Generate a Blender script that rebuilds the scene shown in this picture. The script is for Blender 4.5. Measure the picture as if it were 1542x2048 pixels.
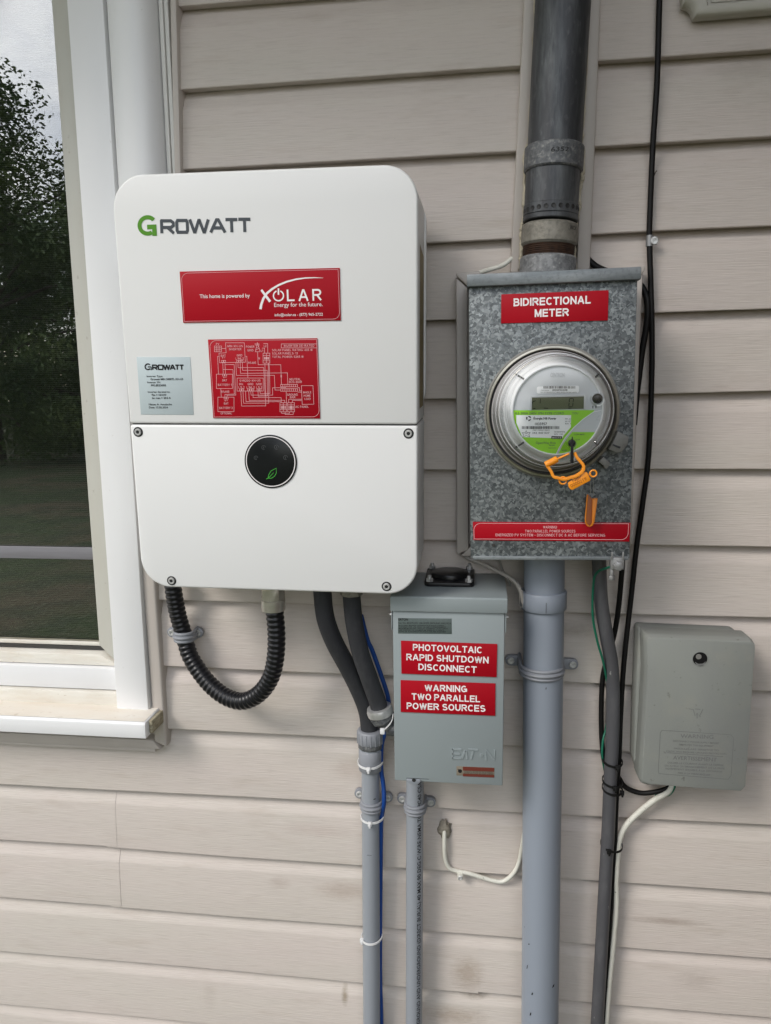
import bpy, bmesh, math, random
from mathutils import Vector, Matrix
random.seed(7)
for o in list(bpy.data.objects): bpy.data.objects.remove(o)
S = bpy.context.scene
COL = S.collection
# ------------------------------------------------------------------ camera
FPX, YAW, PITCH, ROLL, DIST, CAMZ = 1480.0, -0.1247, -0.1577, 0.0104, 1.1502, 1.5
LAPZ = CAMZ + 0.5708                      # height of siding lap number 0
CX, CY = 771.0, 1024.0
_f = Vector((math.sin(YAW)*math.cos(PITCH), math.cos(YAW)*math.cos(PITCH), math.sin(PITCH)))
_r = Vector((math.cos(YAW), -math.sin(YAW), 0)); _d = _f.cross(_r)
CR = math.cos(ROLL)*_r + math.sin(ROLL)*_d; CD = -math.sin(ROLL)*_r + math.cos(ROLL)*_d; CF = _f
CAM = Vector((0, -DIST, CAMZ))
cd = bpy.data.cameras.new('camera'); cam = bpy.data.objects.new('camera', cd); COL.objects.link(cam)
m = Matrix.Identity(4)
for i in range(3):
    m[i][0] = CR[i]; m[i][1] = -CD[i]; m[i][2] = -CF[i]; m[i][3] = CAM[i]
cam.matrix_world = m
cd.sensor_fit = 'VERTICAL'; cd.sensor_height = 24.0; cd.sensor_width = 24.0; cd.lens = 24.0*FPX/2048.0
cd.clip_start = 0.02; cd.clip_end = 500
S.camera = cam
S.render.resolution_x, S.render.resolution_y = 771, 1024
# ------------------------------------------------------------------ sky and sun
SUN_AZ, SUN_EL = math.radians(-44), math.radians(40)     # azimuth from the outward wall normal, minus = left of the wall
w = bpy.data.worlds.new('World'); S.world = w; w.use_nodes = True
nt = w.node_tree; nt.nodes.clear()
out = nt.nodes.new('ShaderNodeOutputWorld'); bg = nt.nodes.new('ShaderNodeBackground')
sky = nt.nodes.new('ShaderNodeTexSky'); sky.sky_type = 'NISHITA'; sky.sun_disc = False
sky.sun_elevation = SUN_EL
tc = nt.nodes.new('ShaderNodeTexCoord'); mp = nt.nodes.new('ShaderNodeMapping'); mp.inputs['Scale'].default_value = (1, 1, 2.2)
nz = nt.nodes.new('ShaderNodeTexNoise'); nz.inputs['Scale'].default_value = 2.6; nz.inputs['Detail'].default_value = 7; nz.inputs['Roughness'].default_value = .58
rp = nt.nodes.new('ShaderNodeValToRGB'); rp.color_ramp.elements[0].position = .40; rp.color_ramp.elements[1].position = .70
rp.color_ramp.elements[0].color = (.12, .12, .12, 1); rp.color_ramp.elements[1].color = (1, 1, 1, 1)
mx = nt.nodes.new('ShaderNodeMix'); mx.data_type = 'RGBA'
mx.inputs['B'].default_value = (15.5, 15.4, 15.2, 1)
nt.links.new(tc.outputs['Generated'], mp.inputs['Vector']); nt.links.new(mp.outputs['Vector'], nz.inputs['Vector'])
nt.links.new(nz.outputs['Fac'], rp.inputs['Fac']); nt.links.new(rp.outputs['Color'], mx.inputs['Factor'])
nt.links.new(sky.outputs['Color'], mx.inputs['A']); nt.links.new(mx.outputs['Result'], bg.inputs['Color'])
bg.inputs['Strength'].default_value = 0.12
nt.links.new(bg.outputs['Background'], out.inputs['Surface'])
sl = bpy.data.lights.new('sun', 'SUN'); sl.energy = 1.2; sl.angle = math.radians(20); sl.color = (1.0, .95, .89)
sun = bpy.data.objects.new('sun', sl); COL.objects.link(sun)
sd = Vector((math.sin(SUN_AZ)*math.cos(SUN_EL), -math.cos(SUN_AZ)*math.cos(SUN_EL), math.sin(SUN_EL)))   # towards the sun
sun.rotation_euler = sd.to_track_quat('Z', 'Y').to_euler(); sun.location = (0, -3, 6)
sky.sun_rotation = math.atan2(sd.x, sd.y)
S.view_settings.view_transform = 'Standard'; S.view_settings.look = 'None'
S.view_settings.exposure = 0.62; S.view_settings.gamma = 1.0; S.view_settings.use_curve_mapping = False
S.render.engine = 'CYCLES'
S.cycles.max_bounces = 8; S.cycles.transparent_max_bounces = 12

# ------------------------------------------------------------------ materials
def lin(c):
    return tuple((x/255/12.92 if x/255 <= .04045 else ((x/255+.055)/1.055)**2.4) for x in c)
MATS = {}
def M(name, col, rough=.5, metal=0.0, spec=.5, var=None, bump=None, coat=0.0, dirt=None, emit=None, bevel=False):
    """var=[(scale3, detail, amount, colour)] mixes noise patches of another colour; bump=[(scale3, detail, strength, distance)]"""
    if name in MATS: return MATS[name]
    mt = bpy.data.materials.new(name); mt.use_nodes = True; MATS[name] = mt
    t = mt.node_tree; b = t.nodes['Principled BSDF']
    b.inputs['Roughness'].default_value = rough; b.inputs['Metallic'].default_value = metal
    b.inputs['Specular IOR Level'].default_value = spec; b.inputs['Coat Weight'].default_value = coat
    b.inputs['Base Color'].default_value = (*col, 1)
    if emit: b.inputs['Emission Color'].default_value = (*emit[0], 1); b.inputs['Emission Strength'].default_value = emit[1]
    co = None
    def coords(sc):
        nonlocal co
        if co is None: co = t.nodes.new('ShaderNodeTexCoord')
        mpn = t.nodes.new('ShaderNodeMapping'); mpn.inputs['Scale'].default_value = sc
        t.links.new(co.outputs['Object'], mpn.inputs['Vector']); return mpn.outputs['Vector']
    prev = None
    for (sc, det, lo, hi, amt, c2) in (var or []):
        n = t.nodes.new('ShaderNodeTexNoise'); n.inputs['Scale'].default_value = 1; n.inputs['Detail'].default_value = det; n.inputs['Roughness'].default_value = .6
        t.links.new(coords(sc), n.inputs['Vector'])
        mr = t.nodes.new('ShaderNodeMapRange'); mr.inputs['From Min'].default_value = lo; mr.inputs['From Max'].default_value = hi; mr.inputs['To Max'].default_value = amt
        t.links.new(n.outputs['Fac'], mr.inputs['Value'])
        x = t.nodes.new('ShaderNodeMix'); x.data_type = 'RGBA'; x.inputs['B'].default_value = (*c2, 1)
        if prev is None: x.inputs['A'].default_value = (*col, 1)
        else: t.links.new(prev, x.inputs['A'])
        t.links.new(mr.outputs['Result'], x.inputs['Factor']); prev = x.outputs['Result']
    if prev is not None: t.links.new(prev, b.inputs['Base Color'])
    pn = None
    for (sc, det, st, dist) in (bump or []):
        n = t.nodes.new('ShaderNodeTexNoise'); n.inputs['Scale'].default_value = 1; n.inputs['Detail'].default_value = det
        t.links.new(coords(sc), n.inputs['Vector'])
        bp = t.nodes.new('ShaderNodeBump'); bp.inputs['Strength'].default_value = st; bp.inputs['Distance'].default_value = dist
        t.links.new(n.outputs['Fac'], bp.inputs['Height'])
        if pn is not None: t.links.new(pn, bp.inputs['Normal'])
        pn = bp.outputs['Normal']
    if pn is not None: t.links.new(pn, b.inputs['Normal'])
    return mt

# siding: faded beige vinyl with pressed wood grain, chalky patches, splash dirt and a few stains of their own shape
SIDC = (.560, .499, .456)
M('siding', SIDC, .55, 0, .35,
  var=[((1.8, 2, 8), 4, .38, .68, .5, (.51, .485, .425)), ((3.1, 2, 14), 3, .45, .75, .45, (.54, .478, .445)),
       ((24, 6, 420), 3, .50, .72, .38, (.40, .355, .322)), ((16, 6, 300), 3, .52, .70, .30, (.60, .555, .52)), ((7, 2, 34), 8, .57, .74, .40, (.40, .335, .28)),
       ((330, 60, 330), 2, .74, .80, .6, (.22, .19, .16))],
  bump=[((22, 10, 560), 4, .55, .0012), ((1.6, 2, 12), 2, .4, .005)])
def add_stains():
    mt = MATS['siding']; t = mt.node_tree; b = t.nodes['Principled BSDF']
    src = b.inputs['Base Color'].links[0].from_socket
    co = t.nodes.new('ShaderNodeTexCoord')
    for (x, z, rx, rz, c, amt) in STAINS:
        mpn = t.nodes.new('ShaderNodeMapping'); mpn.inputs['Location'].default_value = (-x/rx, 0, -z/rz); mpn.inputs['Scale'].default_value = (1/rx, 0, 1/rz)
        t.links.new(co.outputs['Object'], mpn.inputs['Vector'])
        g = t.nodes.new('ShaderNodeTexGradient'); g.gradient_type = 'SPHERICAL'; t.links.new(mpn.outputs['Vector'], g.inputs['Vector'])
        n = t.nodes.new('ShaderNodeTexNoise'); n.inputs['Scale'].default_value = 1; n.inputs['Detail'].default_value = 6; n.inputs['Roughness'].default_value = .7
        mp2 = t.nodes.new('ShaderNodeMapping'); mp2.inputs['Scale'].default_value = (70, 10, 190); t.links.new(co.outputs['Object'], mp2.inputs['Vector']); t.links.new(mp2.outputs['Vector'], n.inputs['Vector'])
        ml = t.nodes.new('ShaderNodeMath'); ml.operation = 'MULTIPLY'; t.links.new(g.outputs['Fac'], ml.inputs[0]); t.links.new(n.outputs['Fac'], ml.inputs[1])
        mr = t.nodes.new('ShaderNodeMapRange'); mr.inputs['From Min'].default_value = .12; mr.inputs['From Max'].default_value = .42; mr.inputs['To Max'].default_value = amt*.75
        t.links.new(ml.outputs['Value'], mr.inputs['Value'])
        x2 = t.nodes.new('ShaderNodeMix'); x2.data_type = 'RGBA'; x2.inputs['B'].default_value = (*c, 1)
        t.links.new(src, x2.inputs['A']); t.links.new(mr.outputs['Result'], x2.inputs['Factor']); src = x2.outputs['Result']
    t.links.new(src, b.inputs['Base Color'])
M('trim_vinyl', (.50, .455, .415), .45, var=[((6, 6, 3), 4, .4, .75, .4, (.38, .345, .31))], bump=[((30, 30, 4), 3, .1, .002)])
M('caulk', (.52, .47, .36), .7, var=[((60, 60, 60), 4, .4, .7, .6, (.33, .28, .2))], bump=[((90, 90, 60), 4, .7, .004)])
M('white_paint', (.78, .78, .785), .38, var=[((5, 5, 2), 5, .5, .8, .25, (.62, .62, .60)), ((120, 60, 90), 3, .70, .80, .5, (.45, .42, .38))], bump=[((12, 12, 3), 3, .08, .004)])
M('sash_paint', (.50, .49, .44), .5, var=[((40, 20, 8), 5, .45, .75, .5, (.47, .45, .38)), ((130, 60, 90), 3, .66, .74, .6, (.30, .27, .22))])
M('old_paint', (.72, .69, .62), .55, var=[((14, 14, 60), 6, .45, .7, .55, (.60, .52, .42)), ((60, 20, 200), 5, .66, .72, .8, (.33, .25, .17))], bump=[((40, 40, 160), 5, .35, .003)])
M('sill_wood', (.74, .70, .63), .65, var=[((9, 25, 9), 6, .35, .7, .5, (.66, .56, .44)), ((80, 80, 80), 4, .6, .75, .4, (.42, .33, .24))], bump=[((30, 80, 30), 5, .4, .002)])
M('rotten_wood', (.25, .22, .15), .9, var=[((90, 90, 200), 4, .4, .6, .8, (.42, .38, .27))], bump=[((120, 120, 250), 4, .9, .004)])
M('weather_strip', (.035, .033, .03), .7)
M('track_metal', (.20, .18, .13), .5, var=[((40, 10, 60), 4, .4, .7, .7, (.33, .31, .25))])
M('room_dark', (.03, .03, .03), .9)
M('rail_grey', (.20, .196, .21), .55, var=[((10, 5, 150), 5, .4, .7, .5, (.14, .135, .14))])
M('inv_white', (.75, .75, .742), .42, var=[((3, 3, 3), 5, .45, .8, .16, (.66, .66, .60)), ((240, 60, 240), 2, .785, .82, .5, (.35, .34, .32))], bump=[((400, 400, 400), 2, .03, .0006)])
M('inv_back', (.55, .55, .54), .45, var=[((5, 5, 5), 4, .4, .7, .2, (.48, .48, .46))])
M('gap_dark', (.012, .012, .012), .9, 0, .05)
M('screw_steel', (.32, .30, .27), .35, 1.0, var=[((300, 300, 300), 3, .4, .6, .5, (.15, .14, .12))])
M('dark_socket', (.015, .015, .015), .6)
M('logo_green', (.075, .26, .006), .4)
M('logo_grey', (.055, .064, .074), .4)
M('sticker_red', (.37, .002, .011), .5, 0, .18, var=[((8, 8, 8), 4, .4, .7, .2, (.32, .002, .009))])
M('sticker_edge', (.22, .003, .012), .5)
M('print_white', (.84, .80, .80), .4)
M('print_pink', (.74, .42, .44), .45)
M('label_silver', (.47, .54, .56), .4, var=[((20, 20, 20), 3, .4, .7, .2, (.43, .50, .52))])
M('print_black', (.012, .012, .013), .6, 0, .25)
M('label_brown', (.23, .17, .055), .5, var=[((8, 90, 160), 4, .5, .62, .75, (.12, .09, .03))])
M('screen_black', (.009, .010, .011), .25, 0, .3)
M('icon_grey', (.05, .052, .055), .4)
M('leaf_led', (.04, .25, .03), .4, emit=((.10, .75, .08), .16))
M('mast_metal', (.055, .057, .062), .5, .45, var=[((40, 40, 7), 7, .45, .68, .8, (.145, .155, .16)), ((90, 90, 14), 6, .5, .66, .75, (.04, .042, .047)), ((120, 120, 60), 6, .58, .75, .3, (.22, .23, .225))], bump=[((160, 160, 60), 4, .25, .002)])
M('cast_zinc', (.14, .145, .15), .6, .4, var=[((140, 140, 140), 4, .4, .62, .85, (.085, .09, .098)), ((190, 190, 190), 5, .52, .68, .7, (.30, .30, .29))], bump=[((260, 260, 260), 3, .35, .002)])
M('cast_tan', (.25, .235, .20), .6, .4, var=[((160, 160, 160), 4, .45, .65, .7, (.15, .14, .12)), ((60, 60, 60), 5, .5, .7, .5, (.36, .345, .30))], bump=[((260, 260, 260), 3, .4, .002)])
M('hub_zinc', (.26, .265, .27), .6, .35, var=[((140, 140, 140), 4, .4, .62, .85, (.13, .135, .14)), ((190, 190, 190), 5, .55, .68, .7, (.42, .42, .41))])
M('rust_thread', (.085, .045, .028), .75, .2, var=[((150, 150, 150), 4, .4, .65, .7, (.04, .025, .02))])
M('bright_steel', (.55, .55, .55), .36, .65, var=[((120, 120, 120), 4, .4, .7, .5, (.40, .40, .38))])
M('nickel', (.62, .59, .53), .26, .65, var=[((30, 30, 90), 4, .4, .7, .5, (.40, .37, .32))])
M('clamp_steel', (.30, .30, .30), .4, .5, var=[((160, 160, 160), 4, .4, .7, .5, (.18, .18, .18))])
M('screw_bright', (.62, .62, .61), .4, .35, var=[((300, 300, 300), 3, .4, .65, .6, (.25, .25, .24))])
M('pvc_grey', (.265, .285, .315), .42, var=[((12, 12, 3), 5, .45, .75, .3, (.22, .235, .265)), ((80, 80, 40), 3, .74, .78, .8, (.03, .03, .035))])
M('pvc_big', (.25, .28, .328), .40, var=[((10, 10, 2.5), 5, .45, .75, .3, (.19, .215, .26)), ((60, 60, 30), 3, .745, .775, .85, (.03, .03, .035))])
M('pvc_fit', (.24, .25, .275), .45)
M('pvc_dark', (.075, .075, .082), .5, var=[((40, 40, 12), 5, .5, .75, .5, (.14, .14, .145)), ((160, 160, 60), 3, .70, .76, .8, (.30, .30, .29))])
M('flex_dark', (.034, .035, .039), .6, 0, .25, var=[((60, 60, 20), 5, .5, .8, .5, (.075, .075, .08))], bump=[((300, 300, 40), 2, .15, .001)])
M('corrugated_black', (.009, .009, .011), .30, 0, .35)
M('cable_black', (.006, .0055, .0055), .5, 0, .22)
M('cable_white', (.66, .65, .58), .5, var=[((90, 90, 40), 4, .5, .75, .5, (.45, .43, .36)), ((240, 240, 120), 2, .70, .75, .8, (.10, .09, .08))])
M('cable_dull', (.36, .34, .31), .6, var=[((60, 60, 60), 3, .4, .7, .5, (.27, .25, .23))])
M('cable_blue', (.004, .045, .22), .4)
M('wire_green', (.006, .13, .075), .45)
M('tie_white', (.70, .70, .70), .45)
M('tie_black', (.008, .008, .008), .5, 0, .25)
M('putty', (.30, .275, .23), .95, 0, .1, var=[((120, 120, 120), 4, .4, .7, .8, (.15, .13, .10))], bump=[((200, 200, 200), 4, .8, .004)])
M('box_grey_green', (.262, .298, .306), .38, var=[((9, 9, 9), 4, .45, .75, .25, (.235, .27, .285)), ((220, 220, 220), 2, .76, .80, .6, (.07, .07, .065))], bump=[((60, 60, 60), 2, .04, .002)])
M('label_dull', (.085, .11, .105), .4, var=[((300, 10, 300), 2, .5, .6, .3, (.12, .15, .145))])
M('label_orange', (.14, .026, .016), .5)
M('label_cream', (.20, .17, .13), .5)
M('hub_black', (.008, .008, .009), .3, 0, .35)
M('tele_grey', (.225, .236, .218), .6, var=[((10, 10, 5), 5, .42, .72, .5, (.19, .195, .20)), ((120, 120, 120), 4, .66, .74, .55, (.09, .088, .078)), ((16, 16, 16), 5, .55, .8, .4, (.29, .28, .23))], bump=[((250, 250, 250), 3, .2, .001)])
M('plaque_cream', (.47, .45, .40), .5, var=[((20, 20, 20), 4, .4, .7, .3, (.40, .385, .33))])
M('orange_plastic', (.82, .28, .010), .4, var=[((90, 90, 90), 4, .45, .75, .4, (.62, .19, .006))])
M('orange_dull', (.62, .19, .010), .45)
M('orange_shadow_print', (.33, .09, .004), .5)
M('purple_tint', (.25, .075, .022), .5)
M('seal_wire', (.30, .30, .28), .4, .9)
M('clip_grey', (.22, .215, .20), .55, .2, var=[((160, 160, 160), 3, .45, .7, .5, (.14, .135, .125))])
M('ring_metal', (.46, .44, .37), .34, .9, var=[((60, 60, 60), 5, .4, .7, .6, (.25, .235, .20))])
M('meter_dark', (.035, .035, .04), .5)
M('meter_base', (.42, .41, .41), .35)
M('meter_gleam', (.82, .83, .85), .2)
M('meter_face', (.60, .625, .65), .5)
M('meter_ring', (.88, .89, .90), .4)
M('meter_emboss', (.45, .47, .49), .5)
M('meter_white', (.93, .94, .95), .4)
M('meter_green', (.30, .70, .010), .45)
M('meter_bezel', (.62, .64, .65), .4)
M('lcd', (.115, .130, .070), .5, 0, .2)
M('lcd_digit', (.004, .005, .003), .7, 0, .1)
M('fascia_paint', (.70, .69, .66), .5)
M('bark', (.06, .045, .035), .9, var=[((6, 6, 1.5), 5, .4, .7, .6, (.10, .08, .06))], bump=[((9, 9, 2), 5, .8, .05)])
M('lawn', (.055, .080, .024), .95, var=[((.8, .8, .8), 6, .44, .60, .85, (.125, .095, .055)), ((3, 3, 3), 6, .45, .62, .7, (.040, .052, .022)), ((22, 22, 22), 5, .52, .66, .75, (.16, .165, .10))], bump=[((25, 25, 25), 5, 1.0, .05)])

def leaf_mat():
    mt = bpy.data.materials.new('foliage'); mt.use_nodes = True; t = mt.node_tree; b = t.nodes['Principled BSDF']
    b.inputs['Roughness'].default_value = .6
    co = t.nodes.new('ShaderNodeTexCoord'); n = t.nodes.new('ShaderNodeTexNoise'); n.inputs['Scale'].default_value = .9; n.inputs['Detail'].default_value = 4
    t.links.new(co.outputs['Object'], n.inputs['Vector'])
    r = t.nodes.new('ShaderNodeValToRGB'); r.color_ramp.elements[0].position = .35; r.color_ramp.elements[1].position = .65
    r.color_ramp.elements[0].color = (.055, .095, .030, 1); r.color_ramp.elements[1].color = (.145, .185, .060, 1)
    t.links.new(n.outputs['Fac'], r.inputs['Fac']); t.links.new(r.outputs['Color'], b.inputs['Base Color'])
    MATS['foliage'] = mt
leaf_mat()
def galv_mat():
    mt = bpy.data.materials.new('galvanised'); mt.use_nodes = True; t = mt.node_tree; b = t.nodes['Principled BSDF']
    co = t.nodes.new('ShaderNodeTexCoord')
    nd = t.nodes.new('ShaderNodeTexNoise'); nd.inputs['Scale'].default_value = 170; nd.inputs['Detail'].default_value = 3
    t.links.new(co.outputs['Object'], nd.inputs['Vector'])
    av = t.nodes.new('ShaderNodeVectorMath'); av.operation = 'MULTIPLY_ADD'; av.inputs[1].default_value = (.010, .010, .010)
    t.links.new(nd.outputs['Color'], av.inputs[0]); t.links.new(co.outputs['Object'], av.inputs[2])
    v = t.nodes.new('ShaderNodeTexVoronoi'); v.inputs['Scale'].default_value = 300; t.links.new(av.outputs['Vector'], v.inputs['Vector'])
    sx = t.nodes.new('ShaderNodeSeparateColor'); t.links.new(v.outputs['Color'], sx.inputs['Color'])
    r = t.nodes.new('ShaderNodeValToRGB'); cr = r.color_ramp
    cr.elements[0].position = 0; cr.elements[0].color = (.070, .080, .086, 1); cr.elements[1].position = 1; cr.elements[1].color = (.28, .305, .31, 1)
    e = cr.elements.new(.5); e.color = (.135, .150, .156, 1)
    t.links.new(sx.outputs['Red'], r.inputs['Fac'])
    n2 = t.nodes.new('ShaderNodeTexNoise'); n2.inputs['Scale'].default_value = 7; n2.inputs['Detail'].default_value = 5
    t.links.new(co.outputs['Object'], n2.inputs['Vector'])
    mr = t.nodes.new('ShaderNodeMapRange'); mr.inputs['From Min'].default_value = .35; mr.inputs['From Max'].default_value = .7; mr.inputs['To Min'].default_value = .75; mr.inputs['To Max'].default_value = 1.15
    t.links.new(n2.outputs['Fac'], mr.inputs['Value'])
    ml = t.nodes.new('ShaderNodeMix'); ml.data_type = 'RGBA'; ml.blend_type = 'MULTIPLY'; ml.inputs['Factor'].default_value = 1
    t.links.new(r.outputs['Color'], ml.inputs['A']); t.links.new(mr.outputs['Result'], ml.inputs['B'])
    t.links.new(ml.outputs['Result'], b.inputs['Base Color'])
    b.inputs['Metallic'].default_value = .35; b.inputs['Roughness'].default_value = .55
    m2 = t.nodes.new('ShaderNodeMapRange'); m2.inputs['To Min'].default_value = .40; m2.inputs['To Max'].default_value = .65
    t.links.new(sx.outputs['Green'], m2.inputs['Value']); t.links.new(m2.outputs['Result'], b.inputs['Roughness'])
    MATS['galvanised'] = mt
M('galvanised_cap', (.17, .19, .20), .5, .4, var=[((12, 40, 60), 5, .4, .65, .8, (.30, .32, .33)), ((200, 200, 200), 4, .5, .7, .5, (.11, .12, .13))])
galv_mat()
def glass_mat(name, boost, tint=(1, 1, 1), rough=0.0, base=0.0):
    mt = bpy.data.materials.new(name); mt.use_nodes = True; t = mt.node_tree; t.nodes.clear()
    o = t.nodes.new('ShaderNodeOutputMaterial'); mxs = t.nodes.new('ShaderNodeMixShader')
    tr = t.nodes.new('ShaderNodeBsdfTransparent'); tr.inputs['Color'].default_value = (*tint, 1)
    gl = t.nodes.new('ShaderNodeBsdfGlossy'); gl.inputs['Roughness'].default_value = rough
    fr = t.nodes.new('ShaderNodeFresnel'); fr.inputs['IOR'].default_value = 1.5
    ma = t.nodes.new('ShaderNodeMath'); ma.operation = 'MULTIPLY_ADD'; ma.inputs[1].default_value = boost; ma.inputs[2].default_value = base; ma.use_clamp = True
    t.links.new(fr.outputs['Fac'], ma.inputs[0]); t.links.new(ma.outputs['Value'], mxs.inputs['Fac'])
    t.links.new(tr.outputs['BSDF'], mxs.inputs[1]); t.links.new(gl.outputs['BSDF'], mxs.inputs[2]); t.links.new(mxs.outputs['Shader'], o.inputs['Surface'])
    MATS[name] = mt; return t, gl
glass_mat('window_glass', 4.7, (.8, .82, .82))
glass_mat('meter_cover', .9, (.96, .965, .97), .03)
def screen_mat():
    mt = bpy.data.materials.new('insect_screen'); mt.use_nodes = True; t = mt.node_tree; t.nodes.clear()
    o = t.nodes.new('ShaderNodeOutputMaterial'); mxs = t.nodes.new('ShaderNodeMixShader'); tr = t.nodes.new('ShaderNodeBsdfTransparent')
    df = t.nodes.new('ShaderNodeBsdfDiffuse'); df.inputs['Color'].default_value = (.17, .17, .15, 1)
    co = t.nodes.new('ShaderNodeTexCoord')
    facs = []
    for axis in ('X', 'Z'):
        wv = t.nodes.new('ShaderNodeTexWave'); wv.wave_type = 'BANDS'; wv.bands_direction = axis; wv.inputs['Scale'].default_value = 0.314/0.0034 if axis == 'Z' else 0.314/0.0018
        wv.inputs['Distortion'].default_value = .4
        t.links.new(co.outputs['Object'], wv.inputs['Vector']); facs.append(wv.outputs['Fac'])
    mxx = t.nodes.new('ShaderNodeMath'); mxx.operation = 'MAXIMUM'; t.links.new(facs[0], mxx.inputs[0]); t.links.new(facs[1], mxx.inputs[1])
    mr = t.nodes.new('ShaderNodeMapRange'); mr.inputs['From Min'].default_value = .5; mr.inputs['From Max'].default_value = .8
    t.links.new(mxx.outputs['Value'], mr.inputs['Value']); t.links.new(mr.outputs['Result'], mxs.inputs['Fac'])
    t.links.new(tr.outputs['BSDF'], mxs.inputs[1]); t.links.new(df.outputs['BSDF'], mxs.inputs[2]); t.links.new(mxs.outputs['Shader'], o.inputs['Surface'])
    MATS['insect_screen'] = mt
screen_mat()

# ------------------------------------------------------------------ frames and pixel helper
def ray(px, py):
    return (CR*((px-CX)/FPX) + CD*((py-CY)/FPX) + CF)
class Frame:
    """a thing's own axes: origin, lean (top towards the viewer) and roll in the wall plane"""
    def __init__(s, o=(0, 0, 0), lean=0.0, roll=0.0, yaw=0.0):
        s.m = Matrix.Translation(Vector(o)) @ Matrix.Rotation(yaw, 4, 'Z') @ Matrix.Rotation(-roll, 4, 'Y') @ Matrix.Rotation(lean, 4, 'X')
        s.i = s.m.inverted()
    def at(s, px, py, y=0.0):
        d = s.i.to_3x3() @ ray(px, py); c = s.i @ CAM
        t = (y-c.y)/d.y; return c + d*t
    def atz(s, px, py, z):
        d = s.i.to_3x3() @ ray(px, py); c = s.i @ CAM
        t = (z-c.z)/d.z; return c + d*t
WF = Frame()
def fit_frame(tl, tr, bl, br, y, lean=0.0):
    P = [WF.at(*p, y) for p in (tl, tr, bl, br)]
    dx = (P[1]-P[0]) + (P[3]-P[2]); roll = math.atan2(dx.z, dx.x)
    c = (P[2]+P[3])/2
    return Frame((c.x, 0, c.z), lean, roll)
FR = {}
def thing(name, label, cat, frame=WF, group=None, kind=None):
    o = bpy.data.objects.new(name, None); COL.objects.link(o); o.matrix_world = frame.m
    o.empty_display_size = .05; o['label'] = label; o['category'] = cat
    if group: o['group'] = group
    FR[o.name] = frame
    return o
def tag(o, label=None, cat=None, group=None, kind=None):
    for k, v in (('label', label), ('category', cat), ('group', group), ('kind', kind)):
        if v: o[k] = v
    return o

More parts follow.
